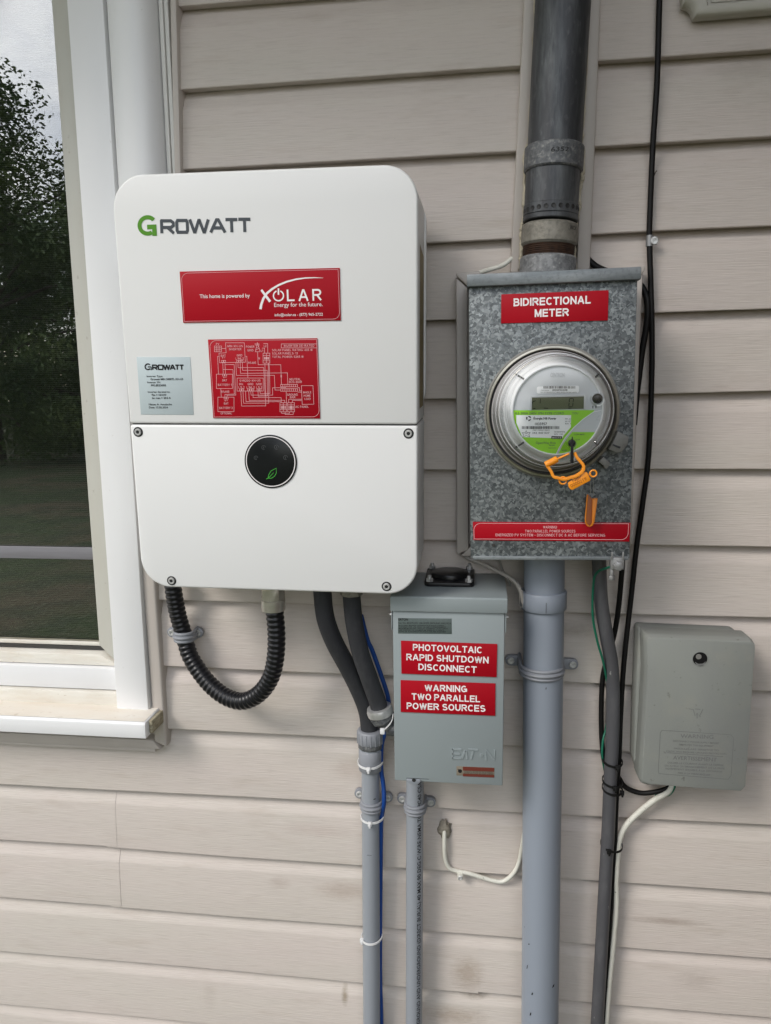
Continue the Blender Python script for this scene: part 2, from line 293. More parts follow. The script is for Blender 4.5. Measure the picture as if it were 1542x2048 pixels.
# ------------------------------------------------------------------ mesh builder
class G:
    def __init__(s): s.v = []; s.f = []
    def add(s, vs, fs):
        b = len(s.v); s.v += [tuple(x) for x in vs]; s.f += [tuple(b+i for i in f) for f in fs]; return s
    def box(s, x0, x1, y0, y1, z0, z1):
        return s.add([(x0, y0, z0), (x1, y0, z0), (x1, y1, z0), (x0, y1, z0), (x0, y0, z1), (x1, y0, z1), (x1, y1, z1), (x0, y1, z1)],
                     [(0, 1, 5, 4), (1, 2, 6, 5), (2, 3, 7, 6), (3, 0, 4, 7), (4, 5, 6, 7), (3, 2, 1, 0)])
    def prism(s, poly, y0, y1, back=True):
        """poly of (x, z), counter-clockwise seen from the front; y0 in front, y1 behind"""
        n = len(poly); vs = [(p[0], y0, p[1]) for p in poly] + [(p[0], y1, p[1]) for p in poly]
        fs = [tuple(range(n))] + [(i+n, (i+1) % n+n, (i+1) % n, i) for i in range(n)]
        if back: fs.append(tuple(range(2*n-1, n-1, -1)))
        return s.add(vs, fs)
    def loft(s, rings, closed=True, cap=True):
        n = len(rings[0]); vs = [p for r in rings for p in r]; fs = []
        for k in range(len(rings)-1):
            for i in range(n if closed else n-1):
                j = (i+1) % n; fs.append((k*n+i, k*n+j, (k+1)*n+j, (k+1)*n+i))
        if cap and closed: fs.append(tuple(range(n-1, -1, -1))); fs.append(tuple((len(rings)-1)*n+i for i in range(n)))
        return s.add(vs, fs)
    def tube(s, pts, r, seg=12, cap=True):
        pts = [Vector(p) for p in pts]; n = len(pts); rad = r if isinstance(r, (list, tuple)) else [r]*n
        T = []
        for i in range(n):
            a = pts[max(i-1, 0)]; b = pts[min(i+1, n-1)]; d = (b-a); T.append(d.normalized() if d.length > 1e-9 else Vector((0, 0, 1)))
        up = Vector((0, 1, 0)) if abs(T[0].y) < .9 else Vector((1, 0, 0))
        N = (up - T[0]*up.dot(T[0])).normalized(); rings = []
        for i in range(n):
            N = (N - T[i]*N.dot(T[i])).normalized(); B = T[i].cross(N)
            rings.append([pts[i] + (N*math.cos(2*math.pi*k/seg) + B*math.sin(2*math.pi*k/seg))*rad[i] for k in range(seg)])
        return s.loft(rings, True, cap)
    def cyl(s, p0, p1, r0, r1=None, seg=20):
        return s.tube([p0, p1], [r0, r0 if r1 is None else r1], seg)
    def lathe(s, prof, c, axis='y', seg=48, cap0=False, cap1=False):
        """prof: (radius, position along axis)"""
        rings = []
        for r, a in prof:
            ring = []
            for k in range(seg):
                t = 2*math.pi*k/seg; x, z = r*math.cos(t), r*math.sin(t)
                ring.append((c[0]+x, c[1]+a, c[2]+z) if axis == 'y' else (c[0]+x, c[1]+z, c[2]+a))
            rings.append(ring)
        b = len(s.v); s.loft(rings, True, False); n = seg
        if cap0: s.f.append(tuple(b+i for i in range(n)))
        if cap1: s.f.append(tuple(b+(len(prof)-1)*n+i for i in range(n-1, -1, -1)))
        return s
    def ribbon(s, P, wd, y, closed=False):
        """flat strip of width wd along the (x, z) points P in the plane y"""
        P0 = [Vector((p[0], p[1])) for p in P]; P = [P0[0]]
        for p in P0[1:]:
            if (p-P[-1]).length > wd*.02: P.append(p)
        if len(P) > 3 and (P[0]-P[-1]).length < wd*.05: P.pop(); closed = True
        n = len(P); L = []
        for i in range(n):
            a = P[i-1] if (i > 0 or closed) else None; b = P[(i+1) % n] if (i < n-1 or closed) else None
            d1 = (P[i]-a).normalized() if a is not None else None; d2 = (b-P[i]).normalized() if b is not None else None
            if d1 is None: d1 = d2
            if d2 is None: d2 = d1
            n1 = Vector((-d1.y, d1.x)); n2 = Vector((-d2.y, d2.x)); mm = (n1+n2)
            mm = mm.normalized() if mm.length > 1e-6 else n1
            L.append(mm*(wd/2/max(.35, mm.dot(n1))))
        vs = []
        for p, o in zip(P, L): vs += [(p.x+o.x, y, p.y+o.y), (p.x-o.x, y, p.y-o.y)]
        fs = [(2*i, 2*i+1, 2*((i+1) % n)+1, 2*((i+1) % n)) for i in range(n if closed else n-1)]
        return s.add(vs, fs)
    def poly(s, P, y):
        return s.add([(p[0], y, p[1]) for p in P], [tuple(range(len(P)))])
    def build(s, name, mat, parent=None, bevel=0.0, bseg=2, bang=30, smooth=True, sharp=32, loc=None, fix=True):
        me = bpy.data.meshes.new(name); me.from_pydata(s.v, [], s.f)
        if bevel > 0 or fix:
            bm = bmesh.new(); bm.from_mesh(me)
            if fix: bmesh.ops.recalc_face_normals(bm, faces=bm.faces)
            if bevel > 0:
                es = [e for e in bm.edges if len(e.link_faces) == 2 and e.calc_face_angle(0) > math.radians(bang)]
                bmesh.ops.bevel(bm, geom=es, offset=bevel, segments=bseg, affect='EDGES', clamp_overlap=True, profile=.5)
            bm.to_mesh(me); bm.free()
        if smooth:
            me.polygons.foreach_set('use_smooth', [True]*len(me.polygons)); me.set_sharp_from_angle(angle=math.radians(sharp))
        me.materials.append(MATS[mat]); me.update()
        o = bpy.data.objects.new(name, me); COL.objects.link(o)
        if parent is not None: o.parent = parent
        if loc is not None: o.location = loc
        return o
def place(src, name, parent, loc, rot=None):
    o = bpy.data.objects.new(name, src); COL.objects.link(o); o.parent = parent; o.location = loc
    if rot: o.rotation_euler = rot
    return o
def rrect(x0, x1, z0, z1, r, n=6):
    P = []
    for cx, cz, a in ((x1-r, z0+r, -90), (x1-r, z1-r, 0), (x0+r, z1-r, 90), (x0+r, z0+r, 180)):
        for k in range(n+1):
            t = math.radians(a + 90*k/n); P.append((cx+r*math.cos(t), cz+r*math.sin(t)))
    return P
def circ(cx, cz, r, n=32, a0=0, a1=360, end=False):
    m = n+1 if end else n
    return [(cx+r*math.cos(math.radians(a0+(a1-a0)*k/n)), cz+r*math.sin(math.radians(a0+(a1-a0)*k/n))) for k in range(m)]
def smooth_path(P, sub=6):
    P = [Vector(p) for p in P]; out = []
    for i in range(len(P)-1):
        p0 = P[max(i-1, 0)]; p1 = P[i]; p2 = P[i+1]; p3 = P[min(i+2, len(P)-1)]
        for k in range(sub):
            t = k/sub; out.append(.5*((2*p1)+(p2-p0)*t+(2*p0-5*p1+4*p2-p3)*t*t+(3*p1-3*p2+p3-p0)*t**3))
    out.append(P[-1]); return out
# ---- lettering
_fc = {}
def glyphs(sx, bold=0.0):
    k = (sx, bold)
    if k in _fc: return _fc[k]
    c = bpy.data.curves.new('lettering', 'FONT'); c.body = sx; c.size = 1; c.offset = bold; c.resolution_u = 3
    o = bpy.data.objects.new('lettering', c); COL.objects.link(o)
    dg = bpy.context.evaluated_depsgraph_get(); me = o.evaluated_get(dg).to_mesh()
    vs = [(v.co.x, v.co.y) for v in me.vertices]; fs = [tuple(p.vertices) for p in me.polygons]
    o.evaluated_get(dg).to_mesh_clear(); bpy.data.objects.remove(o); bpy.data.curves.remove(c)
    _fc[k] = (vs, fs); return _fc[k]
CAPH = max(v[1] for v in glyphs('H')[0])
def text(g, F, sx, p0, p1, cap, y, bold=0.0):
    """lettering whose baseline runs from photo point p0 to p1 on the plane y of frame F, capitals cap photo pixels tall"""
    vs, fs = glyphs(sx, bold)
    x0 = min(v[0] for v in vs); x1 = max(v[0] for v in vs)
    A = F.at(*p0, y); B = F.at(*p1, y); U = F.at(p0[0], p0[1]-cap, y)
    ex = (B-A)/(x1-x0); L = ex.normalized(); up = Vector((-L.z, 0, L.x)); hz = (U-A).length/CAPH
    g.add([A + ex*(v[0]-x0) + up*(v[1]*hz) for v in vs], fs); return g
# ---- engraved capitals drawn as strokes of even width (sign-writer's grotesque)
def _a(cx, cy, rx, ry, a0, a1, n=8): return [(cx+rx*math.cos(math.radians(a0+(a1-a0)*k/n)), cy+ry*math.sin(math.radians(a0+(a1-a0)*k/n))) for k in range(n+1)]
SF = {'A': (.82, [[(0, -.04), (.45, 1), (.55, 1), (1, -.04)], [(.2, .30), (.8, .30)]]), 'B': (.70, [[(0, 0), (0, 1), (.55, 1)]+_a(.55, .765, .36, .235, 90, -90)+[(0, .53)], [(.1, .53), (.6, .53)]+_a(.6, .265, .4, .265, 90, -90)+[(0, 0)]]),
      'C': (.72, [_a(.56, .5, .56, .5, 46, 314, 14)]), 'D': (.74, [[(.4, 0), (0, 0), (0, 1), (.42, 1)]+_a(.42, .5, .58, .5, 90, -90, 10)]), 'E': (.64, [[(1, 1), (0, 1), (0, 0), (1, 0)], [(.05, .52), (.94, .52)]]),
      'F': (.60, [[(1, 1), (0, 1), (0, 0)], [(.05, .5), (.85, .5)]]), 'G': (.80, [_a(.5, .5, .5, .5, 48, 338, 14), [(.56, .46), (1, .46), (1, .1)]]), 'H': (.72, [[(0, 0), (0, 1)], [(1, 0), (1, 1)], [(.05, .53), (.95, .53)]]),
      'I': (.0, [[(0, 0), (0, 1)]]), 'K': (.74, [[(0, 0), (0, 1)], [(.05, .38), (1, 1)], [(.36, .60), (1, 0)]]), 'L': (.60, [[(0, 1), (0, 0), (1, 0)]]), 'M': (.84, [[(0, 0), (0, 1)], [(1, 0), (1, 1)], [(.04, 1), (.47, .06), (.53, .06), (.96, 1)]]),
      'N': (.72, [[(0, 0), (0, 1)], [(1, 0), (1, 1)], [(.03, .97), (.97, .03)]]), 'O': (.82, [_a(.5, .5, .5, .5, 90, -270, 20)]), 'P': (.68, [[(0, 0), (0, 1), (.58, 1)]+_a(.58, .735, .42, .265, 90, -90)+[(.05, .47)]]),
      'R': (.74, [[(0, 0), (0, 1), (.58, 1)]+_a(.58, .745, .40, .255, 90, -90)+[(.05, .49)], [(.5, .49), (1, 0)]]), 'S': (.70, [_a(.5, .752, .46, .248, 28, 262, 10)+_a(.5, .252, .5, .252, 82, -152, 10)]),
      'T': (.70, [[(0, 1), (1, 1)], [(.5, .98), (.5, 0)]]), 'U': (.72, [[(0, 1), (0, .4)]+_a(.5, .4, .5, .4, 180, 360, 10)+[(1, 1)]]), 'V': (.76, [[(0, 1), (.47, 0), (.53, 0), (1, 1)]]),
      'W': (1.08, [[(0, 1), (.235, 0), (.265, 0), (.485, 1), (.515, 1), (.735, 0), (.765, 0), (1, 1)]]), 'X': (.74, [[(0, 0), (1, 1)], [(0, 1), (1, 0)]]), 'Y': (.74, [[(0, 1), (.5, .45), (1, 1)], [(.5, .45), (.5, 0)]]), 'Z': (.68, [[(0, 1), (1, 1), (0, 0), (1, 0)]]),
      '0': (.60, [_a(.5, .5, .5, .5, 90, -270, 16)]), '1': (.34, [[(0, .74), (1, 1), (1, 0)]]), '2': (.60, [_a(.5, .70, .48, .30, 165, -35, 8)+[(0, 0), (1, 0)]]), '3': (.60, [_a(.45, .75, .47, .25, 150, -90, 8), _a(.45, .26, .52, .26, 90, -150, 8)]),
      '4': (.64, [[(.75, 0), (.75, 1), (0, .28), (1, .28)]]), '5': (.60, [[(.92, 1), (.12, 1), (.05, .5)]+_a(.46, .32, .52, .32, 120, -150, 9)]), '6': (.60, [_a(.5, .32, .5, .32, 90, -270, 12), [(.03, .4), (.25, .85), (.8, 1)]]),
      '7': (.60, [[(0, 1), (1, 1), (.3, 0)]]), '8': (.60, [_a(.5, .76, .43, .24, 90, -270, 12), _a(.5, .26, .5, .26, 90, -270, 12)]), '9': (.60, [_a(.5, .68, .5, .32, 90, -270, 12), [(.97, .6), (.7, .12), (.2, 0)]]),
      '-': (.40, [[(0, .45), (1, .45)]]), '+': (.50, [[(0, .45), (1, .45)], [(.5, .15), (.5, .75)]]), ':': (.0, [[(0, .12), (0, .2)], [(0, .6), (0, .68)]]), '.': (.0, [[(0, 0), (0, .06)]]), '!': (.0, [[(0, .32), (0, 1)], [(0, 0), (0, .08)]]),
      '&': (.78, [[(1, 0), (.2, .78)]+_a(.45, .82, .25, .18, 160, -30, 6)+[(.1, .35)]+_a(.4, .22, .4, .22, 150, 300, 6)+[(.95, .45)]])}
def stext(g, F, sx, p0, p1, cap, y, t=.2, gap=.16, space=.42):
    x = 0.0; items = []
    for ch in sx:
        if ch == ' ': x += space; continue
        w_, st = SF[ch]; items.append((x, w_, st)); x += w_+t+gap
    tot = x-gap; A = F.at(*p0, y); B = F.at(*p1, y); U = F.at(p0[0], p0[1]-cap, y); h = (U-A).length
    L = (B-A).normalized(); up = Vector((-L.z, 0, L.x)); k = (B-A).length/(tot*h)
    def xy(u, v): p = A+L*(u*h*k)+up*(v*h); return (p.x, p.z)
    for n_, (x0, w_, st) in enumerate(items):
        for i, pts in enumerate(st):
            Q = [[x0+t/2+u*w_, t/2+v*(1-t)] for u, v in pts]
            for e, f in ((0, 1), (-1, -2)):
                dx, dy = Q[e][0]-Q[f][0], Q[e][1]-Q[f][1]; l = math.hypot(dx, dy) or 1
                closed = len(Q) > 10 and math.hypot(Q[0][0]-Q[-1][0], Q[0][1]-Q[-1][1]) < .02
                diag = abs(dx) > .02 and abs(dy) > .02
                if not closed and diag and len(Q) <= 6: Q[e][0] += dx/l*t*.3; Q[e][1] += dy/l*t*.3
                if not closed and not diag: m_ = t/2/max(abs(dy)/l, .5) if abs(dy) > abs(dx)*.5 else t/2; Q[e][0] += dx/l*m_; Q[e][1] += dy/l*m_
            g.ribbon([xy(*q) for q in Q], t*h*min(1, (1+k)/2), y-.00003*i)
    return g
def pxl(F, pts, y, off=(0, 0), sc=1.0):
    return [(q.x, q.z) for q in (F.at(off[0]+p[0]/sc, off[1]+p[1]/sc, y) for p in pts)]

# ================================================================== THE SETTING
def X(px, py, y): return WF.at(px, py, y).x
def Z(px, py, y): return WF.at(px, py, y).z
# ground
g = G(); g.add([(-90, -160, 0), (90, -160, 0), (90, 30, 0), (-90, 30, 0)], [(0, 1, 2, 3)])
tag(g.build('lawn', 'lawn', smooth=False), kind='structure')
# siding wall: every course is a piece with its own lip, crease and wood-grain face
LAP = {1: (.00398, 1.95743), 2: (.00647, 1.84462), 3: (.0136, 1.72357), 4: (.0118, 1.61069), 5: (.0123, 1.49347), 6: (.00176, 1.38376), 7: (-.00467, 1.27033),
       8: (-.00497, 1.15982), 9: (-.00504, 1.04308), 10: (-.00341, .93053), 11: (.00458, .81378), 12: (.0013, .70053), 13: (.0008, .58285), 14: (-.00188, .47085)}
for k in range(-5, 1): LAP[k] = (.003, LAPZ - .1143*k)
for k in range(15, 18): LAP[k] = (-.001, LAPZ - .1143*k)
def lapz(k, x): b, a = LAP[k]; return a + b*x
XW0, XW1 = -1.6, 1.7
XLOW = (X(306, 1190, 0)+X(322, 1440, 0))/2 - .004
XTOP = (X(356, 175, 0)+X(361, 300, 0))/2 - .004
SEAM1 = (X(232, 1640, 0)+X(239, 1790, 0))/2; SEAM2 = X(957, 1940, 0)
STAINS = []
for (px, py, rx, rz, c, amt) in ((690, 1990, .010, .030, (.17, .12, .05), .75), (935, 1945, .045, .050, (.22, .15, .09), .55), (950, 1993, .04, .014, (.12, .085, .05), .7),
                                 (905, 2030, .09, .03, (.22, .15, .09), .5), (690, 1780, .08, .030, (.26, .18, .13), .45), (560, 1765, .03, .02, (.28, .21, .17), .35),
                                 (700, 1540, .05, .03, (.33, .24, .20), .35), (1330, 1840, .11, .010, (.22, .17, .14), .5), (1390, 1960, .06, .03, (.25, .21, .18), .3),
                                 (1500, 130, .08, .04, (.24, .21, .17), .3), (1150, 1260, .05, .02, (.20, .16, .12), .6), (1030, 1160, .05, .05, (.26, .21, .16), .35),
                                 (640, 1660, .10, .02, (.36, .27, .24), .3), (760, 1510, .04, .03, (.28, .21, .17), .45), (420, 1990, .02, .05, (.33, .28, .24), .25)):
    q = WF.at(px, py, .004); STAINS.append((q.x, q.z, rx, rz, c, amt))
add_stains()
wall = thing('house_wall', 'beige vinyl lap siding wall carrying all the electrical boxes', 'wall', WF)
def course(k, x0, x1, dy=0.0, dz=0.0):
    g = G(); rings = []; n = max(2, int((x1-x0)/.25)+1)
    for i in range(n+1):
        x = x0+(x1-x0)*i/n; wob = .0006*math.sin(x*7+k*2.1)+.0004*math.sin(x*17+k)
        zb = lapz(k, x)+dz+wob; zt = lapz(k-1, x)+.012; h = zt-zb-.006
        P = [(.0275, zb+.0020), (.0042, zb+.0008), (.0030, zb+.0002), (.0008, zb), (0, zb+.0012), (.0036, zb+.69*h), (.0044, zb+.715*h), (.0062, zb+.745*h), (.0235, zt), (.0305, zt), (.0305, zb+.0020)]
        rings.append([(x, y+dy+wob, z) for y, z in P])
    return g.loft(rings).build('siding_course', 'siding', wall, sharp=20)
for k in range(-4, 18):
    top = lapz(k-1, 0)
    if k <= -3: segs = [(XW0, XW1)]
    elif k <= 5: segs = [(XTOP, XW1)]
    elif k <= 10: segs = [(XLOW, XW1)]
    elif k in (12, 13): segs = [(XW0, SEAM1), (SEAM1-.02, XW1)]
    elif k in (14, 15): segs = [(XW0, SEAM2), (SEAM2-.02, XW1)]
    else: segs = [(XW0, XW1)]
    for i, (a, b) in enumerate(segs):
        over = len(segs) > 1 and ((k in (12, 13) and i == 1) or (k in (14, 15) and i == 0))
        left_over = k in (12, 13) and i == 0
        course(k, a, b, dy=-.0005 if (left_over or (over and k > 13)) else 0, dz=-.0024 if over else 0)
ZT = LAPZ+.1143*5
# sheathing behind the siding, with an opening for the window
WX1 = X(262, 1000, .02)
SH = G()
SH.box(WX1, XW1, .0312, .16, .25, ZT+.35); SH.box(XW0, WX1-.001, .0312, .16, .25, Z(150, 1400, 0)-.03); SH.box(XW0, WX1-.001, .0312, .16, 2.42, ZT+.35)
SH.build('sheathing', 'weather_strip', wall, smooth=False)
g = G(); g.box(XW0, XW1, .004, .16, -.3, .249); g.build('foundation', 'cast_zinc', wall, smooth=False)
# vinyl trims of the wall
def vstrip(name, pa, pb, wpx_a, wpx_b, y0, y1, mat='trim_vinyl', parent=None, extra_top=0.0, bevel=.003):
    """an upright strip whose left edge runs through photo points pa (upper) and pb (lower)"""
    A = WF.at(*pa, y0); A2 = WF.at(pa[0]+wpx_a, pa[1], y0); B = WF.at(*pb, y0); B2 = WF.at(pb[0]+wpx_b, pb[1], y0)
    if extra_top:
        d = (A-B).normalized(); A = A+d*extra_top; d = (A2-B2).normalized(); A2 = A2+d*extra_top
    return G().prism([(B.x, B.z), (B2.x, B2.z), (A2.x, A2.z), (A.x, A.z)], y0, y1).build(name, mat, parent, bevel=bevel)
vstrip('trim', (1048, 0), (1020.5, 545), 28, 27, -.012, .030, parent=wall, extra_top=.35)
vstrip('trim', (1174, 0), (1153, 545), 28, 27, -.012, .030, parent=wall, extra_top=.35)
vstrip('trim', (339, 0), (352, 480), 13, 13, -.010, .030, parent=wall, extra_top=.3)
zt_, zb_ = Z(300, 700, -.010), Z(320, 1494, -.010)
xa = X(281, 1165, -.012); xb = X(306, 1165, -.012)
G().prism([(xa+.006, zb_+.010), (xb+.006, zb_), (xb, zt_), (xa, zt_)], -.012, .030).build('trim', 'trim_vinyl', wall, bevel=.004, bseg=3)
zA, zB, zC = Z(150, 1476, -.012), Z(150, 1490, -.012), Z(150, 1499, -.012)
G().prism([(XW0, zB), (xb-.004, zB), (xa+.004, zA+.004), (XW0, zA+.004)], -.014, .030).build('trim', 'trim_vinyl', wall, bevel=.002)
G().prism([(XW0, zC), (xb-.016, zC), (xb-.016, zB-.0015), (XW0, zB-.0015)], -.009, .030).build('trim', 'trim_vinyl', wall, bevel=.002)
# J-channel picture-framed round the meter box
def poly_px(name, pts, y0, y1, mat, parent, bevel=.002):
    P = [(q.x, q.z) for q in (WF.at(*p, y0) for p in pts)]
    return G().prism(P[::-1], y0, y1).build(name, mat, parent, bevel=bevel)
poly_px('trim', [(911, 553), (936, 575), (938, 1101), (913, 1110)], -.030, .030, 'trim_vinyl', wall, .004)
poly_px('trim', [(912.5, 545), (960, 541.5), (960, 574), (937, 574), (912.5, 552)], -.032, .030, 'trim_vinyl', wall)
poly_px('trim', [(921, 1112), (940, 1094), (975, 1094), (975, 1113)], -.028, .030, 'trim_vinyl', wall)
poly_px('trim', [(1262, 560), (1287, 545), (1262, 1105), (1248, 1105)], -.030, .030, 'trim_vinyl', wall, .004)
poly_px('trim', [(1250, 534.5), (1291, 531), (1290, 541), (1276, 556), (1250, 556)], -.032, .030, 'trim_vinyl', wall)
# sealant beads along the mast channel
def bead(pts, r, y):
    P = smooth_path([WF.at(*p, y) for p in pts], 8); n = len(P)
    P = [p+Vector((random.uniform(-.0009, .0009), random.uniform(-.001, .001), 0)) for p in P]
    G().tube(P, [r*random.uniform(.65, 1.3) for _ in P], 8).build('sealant_bead', 'caulk', wall)
bead([(1075, -60), (1069, 100), (1060, 270), (1052, 300), (1049, 345), (1050, 400), (1047, 440), (1042, 470), (1044, 500), (1040, 540)], .0028, -.0165)
bead([(1180, -60), (1173, 100), (1165, 250), (1162, 285), (1167, 300), (1166, 340), (1160, 380), (1157, 420), (1151, 445), (1153, 470), (1149, 500), (1150, 540)], .0026, -.0165)
# invented eave out of view, added to shade the upper wall
ev = thing('added_eave', 'unseen white soffit and fascia added to shade the siding wall', 'eave', Frame((0, 0, 2.55)))
g = G(); g.box(-4, 1.30, -.70, .3, 0, .02); g.build('soffit', 'fascia_paint', ev)
g = G(); g.box(-4, 1.30, -.725, -.7005, -.02, .16); g.build('fascia', 'fascia_paint', ev, bevel=.004)
g = G(); g.add([(-4, -.80, .15), (4, -.80, .15), (4, 2, 1.1), (-4, 2, 1.1), (-4, -.80, .165), (4, -.80, .165), (4, 2, 1.115), (-4, 2, 1.115)],
               [(0, 1, 2, 3), (7, 6, 5, 4), (0, 4, 5, 1), (1, 5, 6, 2), (2, 6, 7, 3), (3, 7, 4, 0)]); g.build('roof', 'weather_strip', ev)
# invented board screen out of view, added to darken the right of the wall
M('stained_boards', (.075, .052, .038), .7, var=[((6, 40, 3), 5, .4, .7, .6, (.045, .03, .022))], bump=[((20, 90, 6), 4, .3, .003)])
wing = thing('shade_screen', 'unseen dark board screen added to shade the right of the wall', 'screen', Frame((.86, -1.0, 0)))
for k in range(17):
    g = G(); y0 = -.75+k*.104; g.box(0, .022, y0, y0+.100, .10, 2.54); g.build('board', 'stained_boards', wing, bevel=.002)
for z in (.4, 1.3, 2.3):
    g = G(); g.box(.0225, .06, -.75, 1.02, z, z+.09); g.build('rail', 'stained_boards', wing, bevel=.003)
g = G(); g.box(-.03, .07, -.86, -.76, 0, 2.54); g.build('post', 'stained_boards', wing, bevel=.004)
# trees across the lawn, seen only as the reflection in the window
def tree_meshes(seed, H, R):
    rnd = random.Random(seed); g = G()
    pts = [Vector((0, 0, 0))]
    for i in range(1, 8): pts.append(Vector((rnd.uniform(-.12, .12)*i*.4, rnd.uniform(-.12, .12)*i*.4, H*.92*i/7)))
    g.tube(pts, [H*.022*(1-.12*i) for i in range(8)], 10)
    lobes = []
    for i in range(46):
        h = rnd.uniform(.06, 1.0); a = rnd.uniform(0, 6.283); prof = math.sin(math.pi*min(.97, .22+.78*h))**.7
        rr = R*prof*rnd.uniform(.35, 1.0); c = Vector((math.cos(a)*rr, math.sin(a)*rr, H*h)); lobes.append((c, R*rnd.uniform(.20, .36)))
        b = pts[min(7, max(1, int(h*7)))]; g.tube([b, (b+c)/2+Vector((0, 0, .15)), c], [.05, .035, .012], 5)
    lf = G()
    for c, r in lobes:
        for _ in range(900):
            d = Vector((rnd.gauss(0, 1), rnd.gauss(0, 1), rnd.gauss(0, 1))).normalized()*r*(rnd.random()**.45)
            p = c+Vector((d.x, d.y, d.z*.8)); s = rnd.uniform(.035, .08)
            u = Vector((rnd.gauss(0, 1), rnd.gauss(0, 1), rnd.gauss(0, 1))).normalized(); v = u.orthogonal().normalized()
            lf.add([p-u*s, p+v*s*.45, p+u*s, p-v*s*.45], [(0, 1, 2, 3)])
    return g, lf
TM = []
for sd_, H_, R_ in ((3, 9.0, 3.4), (11, 7.2, 2.8)):
    a, b = tree_meshes(sd_, H_, R_); TM.append((a, b))
tree_first = {}
def tree(x, y, kind, rz, sc, label):
    t = thing('tree', label, 'tree', Frame((x, y, 0)), 'trees across the lawn mirrored in the window')
    t.rotation_euler.z = rz; t.scale = (sc, sc, sc)
    if kind not in tree_first:
        a = TM[kind][0].build('trunk', 'bark', t); b = TM[kind][1].build('crown', 'foliage', t, smooth=False, fix=False); tree_first[kind] = (a.data, b.data)
    else:
        a, b = tree_first[kind]; place(a, 'trunk', t, (0, 0, 0)); place(b, 'crown', t, (0, 0, 0))
tree(-11.6, -15.5, 0, .3, 1.0, 'tall dark tree mirrored at the left edge of the window glass')
tree(-8.7, -16.5, 1, 1.4, 1.0, 'lower tree mirrored beside the window frame, sky showing through')
tree(-15.5, -17.0, 0, 2.2, .95, 'dark tree standing left of the mirrored tall tree')
tree(-10.6, -20.5, 1, 4.1, 1.15, 'farther tree filling the gap behind the mirrored trees')
tree(-13.4, -24.0, 1, .7, 1.1, 'farthest mirrored tree behind the tall dark tree')
tree(-9.6, -25.0, 0, 5.2, .85, 'farthest mirrored tree nearest the window frame')
tree(-17.6, -25.5, 1, 2.7, 1.15, 'farthest mirrored tree at the left end of the row')
tree(-4.6, -18.0, 1, 3.0, .9, 'tree across the lawn nearest to straight behind the viewer')

# ================================================================== WINDOW
win = thing('window', 'white framed window with dark screened glass left of the inverter', 'window', WF)
yG, yS, yC = .030, .004, -.020
gx = (X(118, 0, yG)+X(193, 1000, yG)+X(212.5, 1280, yG))/3
sx = (X(148, 0, yS)+X(218, 1000, yS))/2
cx1 = (X(204, 0, yC)+X(271.5, 1000, yC)+X(296.8, 1426, yC))/3
WT = 2.36; WL = -1.42
zg = Z(100, 1277, yG); zf0 = Z(100, 1307, yS); zf1 = Z(100, 1328, yS); zl1 = Z(100, 1375, -.004); zs_top = Z(100, 1403, -.010); zc0 = Z(270, 1426, yC)
g = G(); g.box(WL, gx, yG, yG+.004, zg, WT); g.build('glass_pane', 'window_glass', win, smooth=False)
g = G(); g.add([(WL, yG+.014, zg), (gx, yG+.014, zg), (gx, yG+.014, WT), (WL, yG+.014, WT)], [(0, 1, 2, 3)]); g.build('insect_screen', 'insect_screen', win, smooth=False)
zr0, zr1 = Z(100, 1112, yG+.02), Z(100, 1088, yG+.02)
g = G(); g.box(WL, gx-.0005, yG-.0040, yG-.0006, zr0, zr1); g.build('sash_rail', 'rail_grey', win, bevel=.002)
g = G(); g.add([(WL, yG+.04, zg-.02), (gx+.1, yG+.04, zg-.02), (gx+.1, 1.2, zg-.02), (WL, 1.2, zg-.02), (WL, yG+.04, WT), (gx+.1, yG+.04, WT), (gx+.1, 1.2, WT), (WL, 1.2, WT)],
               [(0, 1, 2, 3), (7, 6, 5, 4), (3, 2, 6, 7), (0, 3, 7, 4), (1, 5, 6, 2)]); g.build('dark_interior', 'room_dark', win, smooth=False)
# sash stile with a mitred lower corner, then the jamb casing
G().prism([(gx, zg), (sx, zf1), (sx, WT), (gx, WT)], yS, yG+.03).build('sash_stile', 'sash_paint', win, bevel=.003)
G().prism([(WL, zf1), (sx-.0005, zf1), (gx-.001, zf0+.001), (WL, zf0+.001)], yS, yG+.03).build('sash_bottom', 'old_paint', win, bevel=.0025)
g = G(); g.box(WL, gx-.0005, yG-.006, yG+.03, zf0+.002, zf0+.008); g.build('weather_seal', 'weather_strip', win)
g = G(); g.box(WL, gx-.0005, yG-.004, yG+.03, zf0+.0085, zf0+.0155); g.build('screen_track', 'old_paint', win, bevel=.001)
g = G(); g.box(WL, gx-.0005, yG-.002, yG+.03, zf0+.016, zg); g.build('screen_frame', 'track_metal', win, bevel=.001)
g = G(); g.box(WL, sx-.0008, -.004, .05, zl1, zf1-.0012); g.build('bottom_rail', 'white_paint', win, bevel=.0015)
g = G(); g.box(WL, sx-.0008, -.010, .05, zs_top-.004, zl1-.002); g.build('stool_ledge', 'old_paint', win, bevel=.003)
g = G(); g.box(sx+.0006, cx1, yC, .05, zc0, WT); g.build('casing', 'white_paint', win, bevel=.0025)
a, b = WF.at(187, 577, yS-.004), WF.at(192, 607, yS-.004); g = G(); g.box(a.x, b.x, yS-.005, yS+.004, b.z, a.z); g.build('latch', 'weather_strip', win, bevel=.0008)
g = G(); g.box(sx+.001, cx1-.0005, yC+.002, .02, zc0-.0035, zc0-.0004); g.build('casing_caulk', 'rotten_wood', win)
